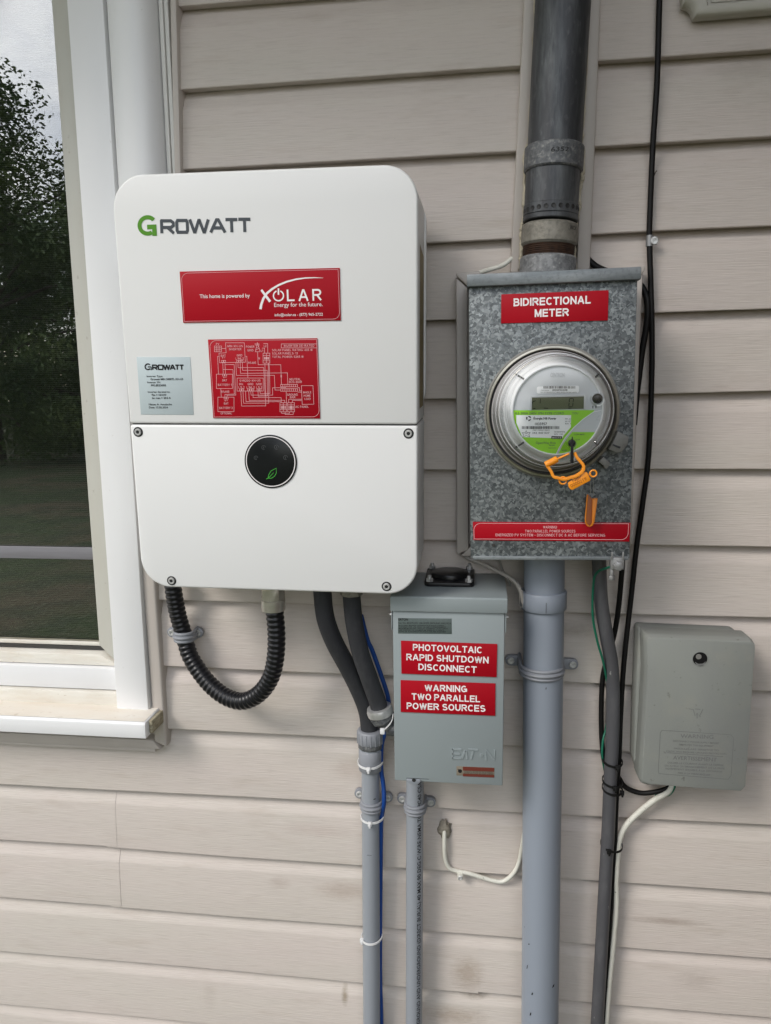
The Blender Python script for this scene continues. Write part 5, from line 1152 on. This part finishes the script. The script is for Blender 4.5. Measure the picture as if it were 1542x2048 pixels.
# small conduits
yc_ = -.026
def small_conduit(label, ptop, pbot, wpx, name='pvc_conduit'):
    A, B = WF.at(*ptop, yc_), WF.at(*pbot, yc_); F = Frame(tuple(B)); t = thing(name, label, 'conduit', F)
    a, b = F.i @ A, F.i @ B; r = (WF.at(pbot[0], 1700, yc_)-CAM).length*wpx/2/FPX*.98; d = (a-b).normalized()
    G().tube([b-d*.4, a], [r, r], 32).build('pipe', 'pvc_grey', t); return t, F, a, b, d, r
tL, FL, aL, bL, dL, rL = small_conduit('narrow grey conduit fed by the two black flexible hoses', (741, 1500), (743.5, 2048), 33)
def on_axis(F, a, d, px, py, y):
    q = F.i @ WF.at(px, py, y); return a+d*((q.z-a.z)/d.z)
def ring_on(F, a, d, y0, y1, x, r, name, mat, parent, seg=32, bev=.001):
    p, q = on_axis(F, a, d, x, y1, yc_), on_axis(F, a, d, x, y0, yc_); e = (q-p).normalized()
    return G().tube([p, p+e*bev*.05, p+e*bev, q-e*bev, q-e*bev*.05, q], [r-bev, r-bev*.8, r, r, r-bev*.8, r-bev], seg).build(name, mat, parent, sharp=40)
ring_on(FL, aL, dL, 1497, 1538, 741, rL*1.30, 'socket', 'pvc_fit', tL)
ring_on(FL, aL, dL, 1484, 1516, 741, rL*1.27, 'hex_body', 'pvc_grey', tL, 8)
ring_on(FL, aL, dL, 1482, 1494, 740, rL*1.36, 'collar', 'cast_zinc', tL, 10)
nut = ring_on(FL, aL, dL, 1458, 1484, 738, rL*1.45, 'compression_nut', 'pvc_fit', tL, 36, .002)
p, q = on_axis(FL, aL, dL, 738, 1483, yc_), on_axis(FL, aL, dL, 738, 1461, yc_)
for k in range(18):
    a = 2*math.pi*k/18; n = Vector((math.cos(a), math.sin(a), 0))*rL*1.45; G().tube([p+n, q+n], .0008, 6).build('grip_rib', 'pvc_fit', nut)
straps('pipe_strap', 'grey strap on the conduit below the black flexible hoses', None, yc_, rL, (719, 1588), (775, 1596), (743, 1609), 'pvc_fit', GS)
for (px, py, w_) in ((753, 1590, .003), (742, 1700, .0045), (749, 1636, .0012)):
    ctr = on_axis(FL, aL, dL, px, py, yc_); an = (px-743)/17.0; rr_ = rL+.0003
    vs = [ctr+Vector((rr_*math.sin(an+u*w_/rr_), -rr_*math.cos(an+u*w_/rr_), v*.0009)) for u, v in ((-1, -.6), (.2, -1), (1, .2), (-.3, 1))]; G().add(vs, [(0, 1, 2, 3)]).build('scuff', 'print_black', tL, smooth=False)
tR, F2, a2, b2, d2, r2 = small_conduit('narrow grey conduit with black print below the disconnect box', (830, 1545), (828, 2048), 32)
wrap_text('RIGID PVC CONDUIT ABOVEGROUND AND UNDERGROUND (DIRECT BURIAL) 40 MAX 90 DEG C WIRE NEMA TC2 EPC40 CSA', b2-d2*.12, None, d2, r2+.0003, math.radians(36), 1, math.radians(26), 'print_black', tR, 'printed_lettering', .012, True, (a2-b2).length+.11)
straps('pipe_strap', 'grey strap on the conduit below the disconnect box', None, yc_, r2, (804.4, 1598), (860.8, 1605), (830.5, 1614), 'pvc_fit', GS)
# flexible hoses
def hose(name, label, cat, pts, r, mat, sub=7, seg=16, group=None, part=None, frame_px=None):
    P = [WF.at(x, y, d) for x, y, d in pts]; o = P[-1]; F = Frame(tuple(o)); Q_ = smooth_path([p-Vector(o) for p in P], sub)
    if part:
        t = thing(name, label, cat, F, group); G().tube(Q_, r, seg).build(part, mat, t, sharp=60); return t, F, Q_
    t = G().tube(Q_, r, seg).build(name, mat, None, sharp=60, loc=o); tag(t, label, cat, group); return t, F, Q_
tA, FA, QA = hose('flexible_hose', 'left black flexible hose curving down into the grey conduit nut', 'hose', ((643, 1160, -.085), (645, 1186, -.084), (650.8, 1235, -.080), (667.6, 1282, -.068), (694.6, 1332.7, -.050), (718, 1380, -.036), (733.4, 1420, -.028), (738.4, 1457, -.026), (739, 1470, -.026)), .0141, 'flex_dark', part='tube')
tB, FBh, QB = hose('flexible_hose', 'right black flexible hose ending in a silver connector beside disconnect box', 'hose', ((702, 1165, -.085), (703, 1191, -.085), (708, 1241.7, -.082), (720, 1302, -.074), (738.4, 1356, -.064), (754, 1400, -.056), (759, 1418, -.054)), .0137, 'flex_dark', part='tube')
e_ = QB[-1]; dirB = (QB[-1]-QB[-4]).normalized()
def cone_on(p0, p1, prof, seg, name, mat, parent):
    d = (p1-p0); P = [p0+d*t for t, _ in prof]; return G().tube(P, [r for _, r in prof], seg).build(name, mat, parent, sharp=25)
s0 = e_-dirB*.004; cn = cone_on(s0, s0+dirB*.013, ((0, .0165), (.06, .0195), (.5, .0212), (.95, .0205), (1, .019)), 32, 'connector_nut', 'bright_steel', tB)
tgt = FBh.i @ WF.at(778, 1455, -.050)
s1_ = s0+dirB*.013; cone_on(s1_, s1_+(tgt-s1_)*.95, ((0, .0202), (.35, .0200), (.4, .015), (1, .0125)), 8, 'connector_body', 'cast_zinc', tB)
q = FBh.i @ WF.at(781, 1456, -.050); G().tube([q+Vector((-.006, 0, 0)), q+Vector((.018, .0, -.002))], [.0115, .0115], 24).build('elbow_throat', 'cast_zinc', tB)
q = FBh.i @ WF.at(703, 1188, -.085); G().tube([q+Vector((0, 0, -.001)), q+Vector((0, 0, .022))], [.0172, .0172], 8).build('gland_nut', 'cast_tan', tB)
# corrugated loop
pts = ((345, 1150, -.030), (347, 1181, -.030), (355.6, 1228, -.026), (367.5, 1268.6, -.024), (379, 1309, -.028), (401, 1346, -.036), (428, 1376.6, -.046), (458.5, 1396.8, -.056), (489, 1402, -.066), (519, 1386.7, -.076), (541, 1356, -.083), (551, 1316, -.087), (553, 1268.6, -.088), (550, 1231.5, -.088), (548, 1212, -.088))
P = [WF.at(*p) for p in pts]; o = P[-1]; Qs = smooth_path([p-o for p in P], 40)
# resample evenly and swell the radius for each corrugation
Ls = [0.0]
for i in range(1, len(Qs)): Ls.append(Ls[-1]+(Qs[i]-Qs[i-1]).length)
N = int(Ls[-1]/.00085); res = []; j = 0
for k in range(N+1):
    s_ = Ls[-1]*k/N
    while j < len(Ls)-2 and Ls[j+1] < s_: j += 1
    t_ = (s_-Ls[j])/max(1e-9, Ls[j+1]-Ls[j]); res.append((Qs[j].lerp(Qs[j+1], t_), s_))
cor = thing('corrugated_conduit', 'black corrugated flexible conduit hanging in a loop below the inverter', 'conduit', Frame(tuple(o)))
G().tube([p for p, _ in res], [.0135+.00060*math.sin(2*math.pi*s_/.0082) for _, s_ in res], 20).build('corrugated_tube', 'corrugated_black', cor, sharp=80)
fo = FR[cor.name]; q = fo.i @ WF.at(546.5, 1207, -.088); up = Vector((.02, 0, 1)).normalized()
G().tube([q-up*.0105, q-up*.010, q-up*.008, q+up*.006, q+up*.0075], [.0168, .0180, .0184, .0184, .0172], 40).build('connector_nut', 'nickel', cor, sharp=30)
G().tube([q+up*.0075, q+up*.028], [.0186, .0186], 8).build('connector_body', 'nickel', cor, sharp=20, bevel=.0006)
straps('pipe_strap', 'grey strap holding the corrugated loop to the siding', None, -.024, .0142, (343.8, 1265), (395.4, 1266), (369, 1271), 'pvc_fit', GS)
# dark bent conduit on the right
dk = ((1198, 1105, -.050), (1198.4, 1127, -.050), (1202, 1200, -.048), (1212.6, 1269.5, -.042), (1222.3, 1324, -.034), (1225.7, 1372, -.028), (1225.7, 1433, -.026), (1224, 1493.5, -.025), (1221, 1548, -.025), (1217, 1645, -.025), (1213, 1720, -.025), (1203.5, 1884, -.025), (1194, 2048, -.025), (1186, 2190, -.025))
hose('dark_conduit', 'dark grey plastic conduit bending down the siding right of the wide conduit', 'conduit', dk, .0104, 'pvc_dark', seg=20)
# ================================================================== CABLES
hose('coaxial_cable', 'long thin black cable running down the siding right of the meter box', 'cable', ((1350, -560, -.006), (1334, -300, -.006), (1326, -140, -.006), (1319, 0, -.006), (1314, 164, -.006), (1306, 287, -.006), (1299.5, 437.5, -.006), (1299, 489.5, -.007), (1301.3, 560, -.010), (1304, 665.5, -.012), (1303, 771, -.012), (1297, 911.6, -.012), (1286.4, 999.5, -.012), (1273, 1095, -.012), (1262.6, 1190.8, -.012), (1250.5, 1296.8, -.014), (1244.4, 1372, -.016), (1240.5, 1448, -.018), (1238, 1517.7, -.018), (1235, 1554, -.018), (1231, 1645, -.018), (1228, 1717, -.018), (1217.5, 1875, -.018), (1206, 2047, -.018), (1197, 2190, -.018)), .0040, 'cable_black', sub=5, seg=10)
hose('black_cable', 'thick black cable bulging out beside the right edge of the meter box', 'cable', ((1170, 510, -.004), (1180, 523, -.006), (1200, 537, -.006), (1240, 552, -.005), (1275, 566, -.005), (1289, 583, -.008), (1295, 606, -.012), (1293.4, 648, -.012), (1284.6, 700.6, -.010), (1277.6, 757, -.008), (1273.5, 790, -.006), (1268, 850, -.006)), .0046, 'cable_black', seg=10)
hose('black_cable', 'black cable emerging below the meter box and crossing behind the dark conduit', 'cable', ((1245, 1118, -.030), (1243, 1150, -.028), (1237, 1215, -.020), (1228, 1270, -.012), (1214, 1318, -.010), (1205, 1360, -.012), (1202.5, 1427, -.012), (1204.5, 1493, -.014), (1212, 1540, -.014), (1222, 1575, -.010)), .0040, 'cable_black', seg=10)
hose('black_cable', 'short black cable curving from the dark conduit into the telecom box', 'cable', ((1228, 1535, -.016), (1238.4, 1557, -.014), (1252, 1575, -.014), (1282, 1586, -.016), (1315.6, 1582.8, -.020), (1340, 1574, -.024), (1352, 1560, -.026)), .0040, 'cable_black', seg=10)
hose('earth_wire', 'green earth wire from the clamp down beside the dark conduit', 'wire', ((1222, 1134, YB-.002), (1214, 1135.7, YB+.01), (1194.5, 1145, -.085), (1187, 1166.6, -.068), (1185.4, 1230, -.058), (1194.5, 1281.6, -.052), (1205, 1318, -.045), (1213, 1357, -.032), (1219, 1405, -.012), (1212, 1456, -.014), (1206, 1481, -.020), (1204.5, 1512, -.022), (1210, 1545, -.012)), .0018, 'wire_green', seg=8)
hose('earth_wire', 'short green earth wire end curling under the telecom box', 'wire', ((1352, 1560, -.030), (1348, 1577, -.030), (1340, 1588, -.026), (1330, 1591, -.022), (1310, 1590, -.018)), .0019, 'wire_green', seg=8)
hose('white_cable', 'white cable falling from the telecom box along the dark conduit', 'cable', ((1352, 1560, -.026), (1337, 1582.8, -.026), (1309.5, 1599.5, -.020), (1279, 1623.7, -.014), (1252, 1651, -.014), (1239, 1680, -.016), (1235, 1717.5, -.018), (1232.6, 1760.6, -.018), (1232.4, 1818, -.016), (1226, 1889.6, -.016), (1219, 1961, -.018), (1212.4, 2047, -.018), (1202, 2190, -.018)), .0046, 'cable_white', seg=12)
wc, Fw, Qw = hose('white_cable', 'white cable looping from sealed hole to behind the wide conduit', 'cable', ((889, 1650, .012), (888.8, 1665.3, -.004), (888.8, 1693.8, -.008), (890.8, 1718.6, -.006), (898.8, 1736, -.005), (913.7, 1742, -.004), (938.5, 1747, -.004), (968, 1756, -.003), (990.6, 1762, -.003), (1008, 1762, -.003), (1025.3, 1748.4, -.005), (1036.5, 1728.5, -.006), (1043, 1698.8, -.006), (1050, 1660, -.006), (1060, 1600, -.004)), .0036, 'cable_white', seg=12, part='sheath')
q = Fw.i @ WF.at(921, 1749, -.004)
P = rrect(q.x-.0052, q.x+.0042, q.z-.0065, q.z+.006, .0018, 4)
cp_ = G().prism(P, -.010, -.0015-.0).build('cable_clip', 'cable_white', wc, bevel=.0006); cp_.location = (0, -Fw.m[1][3], 0); cp_.rotation_euler = (0, 0, 0)
sc_ = place(SMALL_SCREW, 'clip_screw', cp_, (q.x-.0002, -.0101, q.z-.002)); sc_.scale = (.75, .6, .75)
hose('white_cable', 'white cable slipping behind the top left corner of meter box', 'cable', ((1040, 505, -.004), (1018.8, 521, -.010), (1002, 532, -.012), (964, 544, -.010), (930, 560, -.006)), .0034, 'cable_white', seg=10)
hose('phone_cable', 'dull beige cable from under the meter box to the conduit coupling', 'cable', ((925, 1105, -.012), (934, 1114.7, -.020), (958, 1125, -.028), (981.7, 1135, -.036), (1017, 1154, -.048), (1033.5, 1168, -.056), (1041.6, 1184, -.060), (1045.7, 1206, -.058)), .0030, 'cable_dull', seg=10)
hose('phone_cable', 'short dull beige cable stub hanging behind the wide conduit', 'cable', ((996, 1108, -.012), (999, 1120, -.014), (1006, 1142, -.012), (1018.5, 1165, -.010), (1020, 1172, -.010)), .0018, 'cable_dull', seg=8)
hose('blue_cable', 'thin blue cable tied along the narrow conduit under the flexible hoses', 'cable', ((722, 1230, -.05), (735, 1280, -.045), (744, 1300, -.040), (763, 1353, -.036), (776, 1395, -.034), (778, 1430, -.032), (770.5, 1464, -.030), (763.5, 1491, -.028), (762.5, 1538, -.028), (767, 1572, -.030), (768, 1606, -.034), (763, 1640, -.026), (761.8, 1697, -.024), (760.8, 1828, -.022), (760.5, 1948, -.022), (763, 2046, -.022), (765, 2190, -.022)), .0037, 'cable_blue', seg=10)
# sealant lump
g = G(); q = WF.at(890, 1661, -.001); rnd = random.Random(4)
rings = []
for (s_, y) in ((1.15, .004), (1.0, .0), (.75, -.003), (.4, -.004)):
    rings.append([(s_*.0100*math.cos(2*math.pi*i/22)*(1+rnd.uniform(-.22, .22)), y+rnd.uniform(-.0008, .0008), s_*.0150*math.sin(2*math.pi*i/22)*(1+rnd.uniform(-.25, .3))) for i in range(22)])
tag(g.loft(rings).build('sealant_lump', 'putty', None, loc=q), 'grey putty lump sealing the cable hole in the siding', 'sealant')
# ---- ties and clips
def tie(label, cpx, y, rx, ry, mat, tilt=0.0, head=0.0, tail=True, group=None, yc=None, th=.0011, wd=.0036):
    c = WF.at(*cpx, y); F = Frame(tuple(c)); t = thing('cable_tie', label, 'cable tie', F, group); rings = []
    for i in range(41):
        a = 2*math.pi*i/40; n = Vector((math.sin(a), -math.cos(a), 0)); p = Vector((rx*math.sin(a), -ry*math.cos(a), rx*math.sin(a)*tilt+.003*math.cos(a)*(-1)))
        zz = Vector((0, 0, wd/2)); rings.append([p-zz, p+n*th-zz, p+n*th+zz, p+zz])
    G().loft(rings, True, False).build('band', mat, t)
    a = head; h = Vector((rx*math.sin(a), -ry*math.cos(a)-.0015, rx*math.sin(a)*tilt-.003*math.cos(a)))
    g = G(); g.box(h.x-.0032, h.x+.0032, h.y-.0025, h.y+.002, h.z-.0042, h.z+.0032); g.build('head', mat, t, bevel=.0008)
    if tail: g = G(); g.box(h.x-.0014, h.x+.0016, h.y-.0042, h.y-.0022, h.z-.0062, h.z+.0005); g.build('tail', mat, t, bevel=.0004)
    return t
GW, GB = 'white cable ties on the narrow conduit', 'black cable ties on the dark conduit'
tie('white cable tie round the fitting socket at the top of the conduit', (741, 1522), yc_, rL*1.33+.0005, rL*1.33+.0005, 'tie_white', .03, 0.0, group=GW)
tie('white cable tie just below the conduit strap', (745, 1632), yc_, rL+.004, rL+.0015, 'tie_white', .06, -.1, group=GW)
tie('lowest white cable tie with its head at the left', (743.5, 1872), yc_, rL+.0025, rL+.0012, 'tie_white', .08, -1.15, group=GW)
t_ = thing('cable_tie', 'white cable tie hanging off the silver connector', 'cable tie', Frame(WF.at(772, 1452, -.072)), GW); F_ = FR[t_.name]
strap(smooth_path([F_.at(*p, y) for p, y in (((786, 1428), .006), ((784, 1440), .0), ((778, 1450), -.002), ((768, 1460), -.001), ((763, 1468), .0))], 4), .0034, .0012).build('band', 'tie_white', t_)
q = F_.at(765, 1462, -.001); g = G(); g.box(q.x-.0035, q.x+.0035, q.y-.003, q.y+.002, q.z-.0045, q.z+.0045); o_t = g.build('head', 'tie_white', t_, bevel=.0008)
for (cx_, cy_, lab, hd) in ((1221.5, 1521, 'topmost black cable tie on the dark conduit', .4), (1222, 1562, 'black cable tie level with the bottom of the telecom box', .1), (1221.5, 1577, 'black cable tie with its tail poking out right', 1.2), (1220, 1689, 'lowest black cable tie, also gripping the white cable', -.4)):
    tie(lab, (cx_+3, cy_), -.022, .0150 if cy_ < 1600 else .0165, .0150, 'tie_black', -.08, hd, group=GB)
ck = thing('cable_clip', 'small metal clip holding the thin black cable to the siding', 'clip', Frame(WF.at(1299, 482, -.006))); Fk = FR[ck.name]
G().tube([(0, 0, -.0075), (0, 0, .0075)], [.0052, .0052], 16).build('sleeve', 'clamp_steel', ck, sharp=40)
q = Fk.at(1308, 482, -.002); g = G(); g.box(.003, q.x+.004, -.003, .0, -.006, .006); g.build('lug', 'clamp_steel', ck, bevel=.0008)
place(SMALL_SCREW, 'screw', ck, (q.x, -.0031, q.z))
tw = hose('twig', 'tiny dry twig stuck behind the thin black cable', 'twig', ((1305, 366, -.004), (1308, 352, -.006), (1312, 343, -.008), (1314, 342, -.008)), .0008, 'bark', seg=6)

# ================================================================== TELECOM BOX
YT = -.070
N_ = lambda x, y: (1260+x/5.689, 1240+y/5.689)
FX = fit_frame((1292, 1272), (1510.8, 1280), (1280.8, 1562), (1490.5, 1583.7), YT)
tb = thing('telecom_box', 'weathered grey plastic telecom box with moulded warning text on the siding', 'box', FX)
def tb_pts(pts, y): return [(q.x, q.z) for q in (FX.at(*N_(*p), y) for p in pts)]
base = tb_pts([(98, 85), (1205, 135), (1330, 240), (1320, 1800), (200, 1850), (110, 1840), (40, 1560), (62, 800)], -.030)
rings = []
b0 = [FX.at(*N_(*p), -.030) for p in ((98, 88), (1205, 135), (1300, 215), (1290, 1850), (200, 1868), (112, 1845), (36, 1570), (62, 800))]
G().prism([(q.x, q.z) for q in b0][::-1], -.034, .002).build('base', 'tele_grey', tb, bevel=.004, bseg=3)
outl = [(182, 180), (700, 200), (1380, 225), (1420, 250), (1425, 290), (1400, 600), (1360, 1250), (1312, 1900), (1262, 1955), (800, 1925), (190, 1875), (110, 1842), (120, 1650), (180, 600), (170, 230)]
a0 = [FX.at(*N_(*p), YT) for p in outl]
cxm = sum(p.x for p in a0)/len(a0); czm = sum(p.z for p in a0)/len(a0)
back = [(p.x, -.026, p.z) for p in a0]; mid_ = [(p.x, YT+.011, p.z) for p in a0]
frontp = [(cxm+(p.x-cxm)*.980+.0016, YT, czm+(p.z-czm)*.980-.0012) for p in a0]
cvr = G().loft([back[::-1], mid_[::-1], frontp[::-1]]).build('cover', 'tele_grey', tb, bevel=.0009, bseg=2, bang=14)
M('tele_emboss', (.15, .153, .15), .6)
q = FX.at(*N_(797, 442), YT); rq = .0108
rc_ = G().lathe([(rq*1.10, .0004), (rq*1.08, -.0006), (rq*.96, -.0006), (rq*.93, .0003)], (q.x, YT, q.z), seg=40).build('screw_recess_rim', 'tele_grey', tb)
G().lathe([(rq*.94, -.0003), (rq*.3, -.00035), (.0001, -.00035)], (q.x, YT, q.z), seg=40).build('recess_shade', 'gap_dark', rc_)  # dark disc on the cover paints the shade inside the recess
q2 = FX.at(*N_(782, 418), YT-.0008); G().lathe([(.0040, .0004), (.0040, -.0003), (.0026, -.0005), (.0022, -.0001), (.0001, -.0001)], (q2.x, YT-.0004, q2.z), seg=24).build('security_screw', 'clip_grey', rc_)
g = G(); taper(g, FX, arc_px(800, 446, 66, -150, -25, 16), [34-abs(i-8)*3.5 for i in range(17)], N_, YT-.0006); g.build('recess_lit_crescent', 'tele_emboss', rc_, smooth=False)  # flat crescent, paler than the disc, paints the recess's lit side
for x0, x1, y_ in ((452, 512, 212), (1083, 1158, 245)):
    a, b = FX.at(*N_(x0, y_-9), YT+.004), FX.at(*N_(x1, y_+9), YT+.004); g = G(); g.box(a.x, b.x, YT+.0035, YT+.008, b.z, a.z); g.build('slot', 'gap_dark', tb)
M('tele_emboss', (.15, .153, .15), .6)
g = G(); ye = YT-.0003
frame_line(g, FX, N_, [(365, 1255), (1150, 1306), (1180, 1345), (1150, 1770), (1115, 1812), (330, 1748), (322, 1720), (345, 1280)], ye, .0006)
for sx_, x0, x1, ya, yb, cap in (('WARNING', 575, 948, 1340, 1352, 7.5), ('DISCONNECT POWER SUPPLY BEFORE', 490, 1010, 1385, 1412, 3.2), ('SERVICING THIS EQUIPMENT', 555, 950, 1425, 1446, 3.2), ('MODULES ARE SENSITIVE TO', 500, 1010, 1470, 1492, 3.2), ('STATIC AND REQUIRE GROUND PROTECTION', 410, 1095, 1502, 1534, 3.2),
                                 ('AVERTISSEMENT', 490, 985, 1585, 1612, 7.5), ('COUPER LE COURANT AVANT LA DEPOSE', 425, 1065, 1632, 1662, 3.2), ('DU CABLE OU BRANCHEMENT DE LA PRISE', 395, 1075, 1664, 1700, 3.2), ('EQUIPEMENT SENSIBLE A LA DECHARGE', 405, 1050, 1700, 1735, 3.2), ('MISE A LA TERRE REQUISE', 545, 912, 1748, 1772, 3.2)):
    text(g, FX, sx_, N_(x0, ya), N_(x1, yb), cap, ye, 0)
taper(g, FX, [(420, 1510), (1060, 1555)], [5, 5], N_, ye); taper(g, FX, [(670, 1010), (720, 1018), (740, 1090), (765, 1060), (790, 1095), (830, 1015)], [8]*6, N_, ye); taper(g, FX, [(762, 1060), (764, 1120)], [8, 8], N_, ye-.0001); taper(g, FX, [(740, 1012), (800, 1016)], [8, 8], N_, ye)
g.build('moulded_text', 'tele_emboss', cvr, smooth=False)

# ================================================================== PLAQUE (upper right)
U_ = lambda x, y: (1340+x/7.634, y/7.634)
pc0 = WF.at(1390, 32, -.022); FP = Frame((pc0.x, 0, pc0.z), 0, .012)
pq = thing('wall_plaque', 'cream plaque with scalloped corners at the top right of the wall', 'plaque', FP)
A = FP.at(1367, 6.5, -.022); Bq = FP.at(1390, 31, -.022); cr = max(Bq.x-A.x, .014); H_, W_ = .20, .36
x0, z0 = A.x, Bq.z
def scallop(ins):
    P = []; r = cr+ins*.3; xa, xb, za, zb = x0+ins, x0+W_-ins, z0+ins, z0+H_-ins
    for (cx, cz, a0_, a1_) in ((xa, za, 90, 0), (xb, za, 180, 90), (xb, zb, 270, 180), (xa, zb, 0, -90)):
        P += [(cx+r*math.cos(math.radians(a0_+(a1_-a0_)*k/8)), cz+r*1.05*math.sin(math.radians(a0_+(a1_-a0_)*k/8))) for k in range(9)]
    return P
G().prism(scallop(0), -.014, -.002).build('board', 'plaque_cream', pq, bevel=.002)
rings = [[(x, y, z) for x, z in scallop(i)] for i, y in ((.0005, -.0142), (.002, -.020), (.006, -.0225), (.0115, -.0215), (.0135, -.0165), (.0138, -.0143))]
G().loft(rings, True, False).build('border', 'plaque_cream', pq, sharp=50)
g = G(); g.prism([(p[0], p[1]) for p in scallop(.017)], -.0158, -.0143).build('panel', 'plaque_cream', pq, bevel=.0006)
q = FP.at(1467, 1, -.016); g = G(); taper(g, FP, [(930, 25), (960, 27), (990, 18), (1000, 0), (1002, -60)], [10, 14, 15, 14, 12], U_, -.0163); g.build('digit', 'plaque_cream', pq, smooth=False)
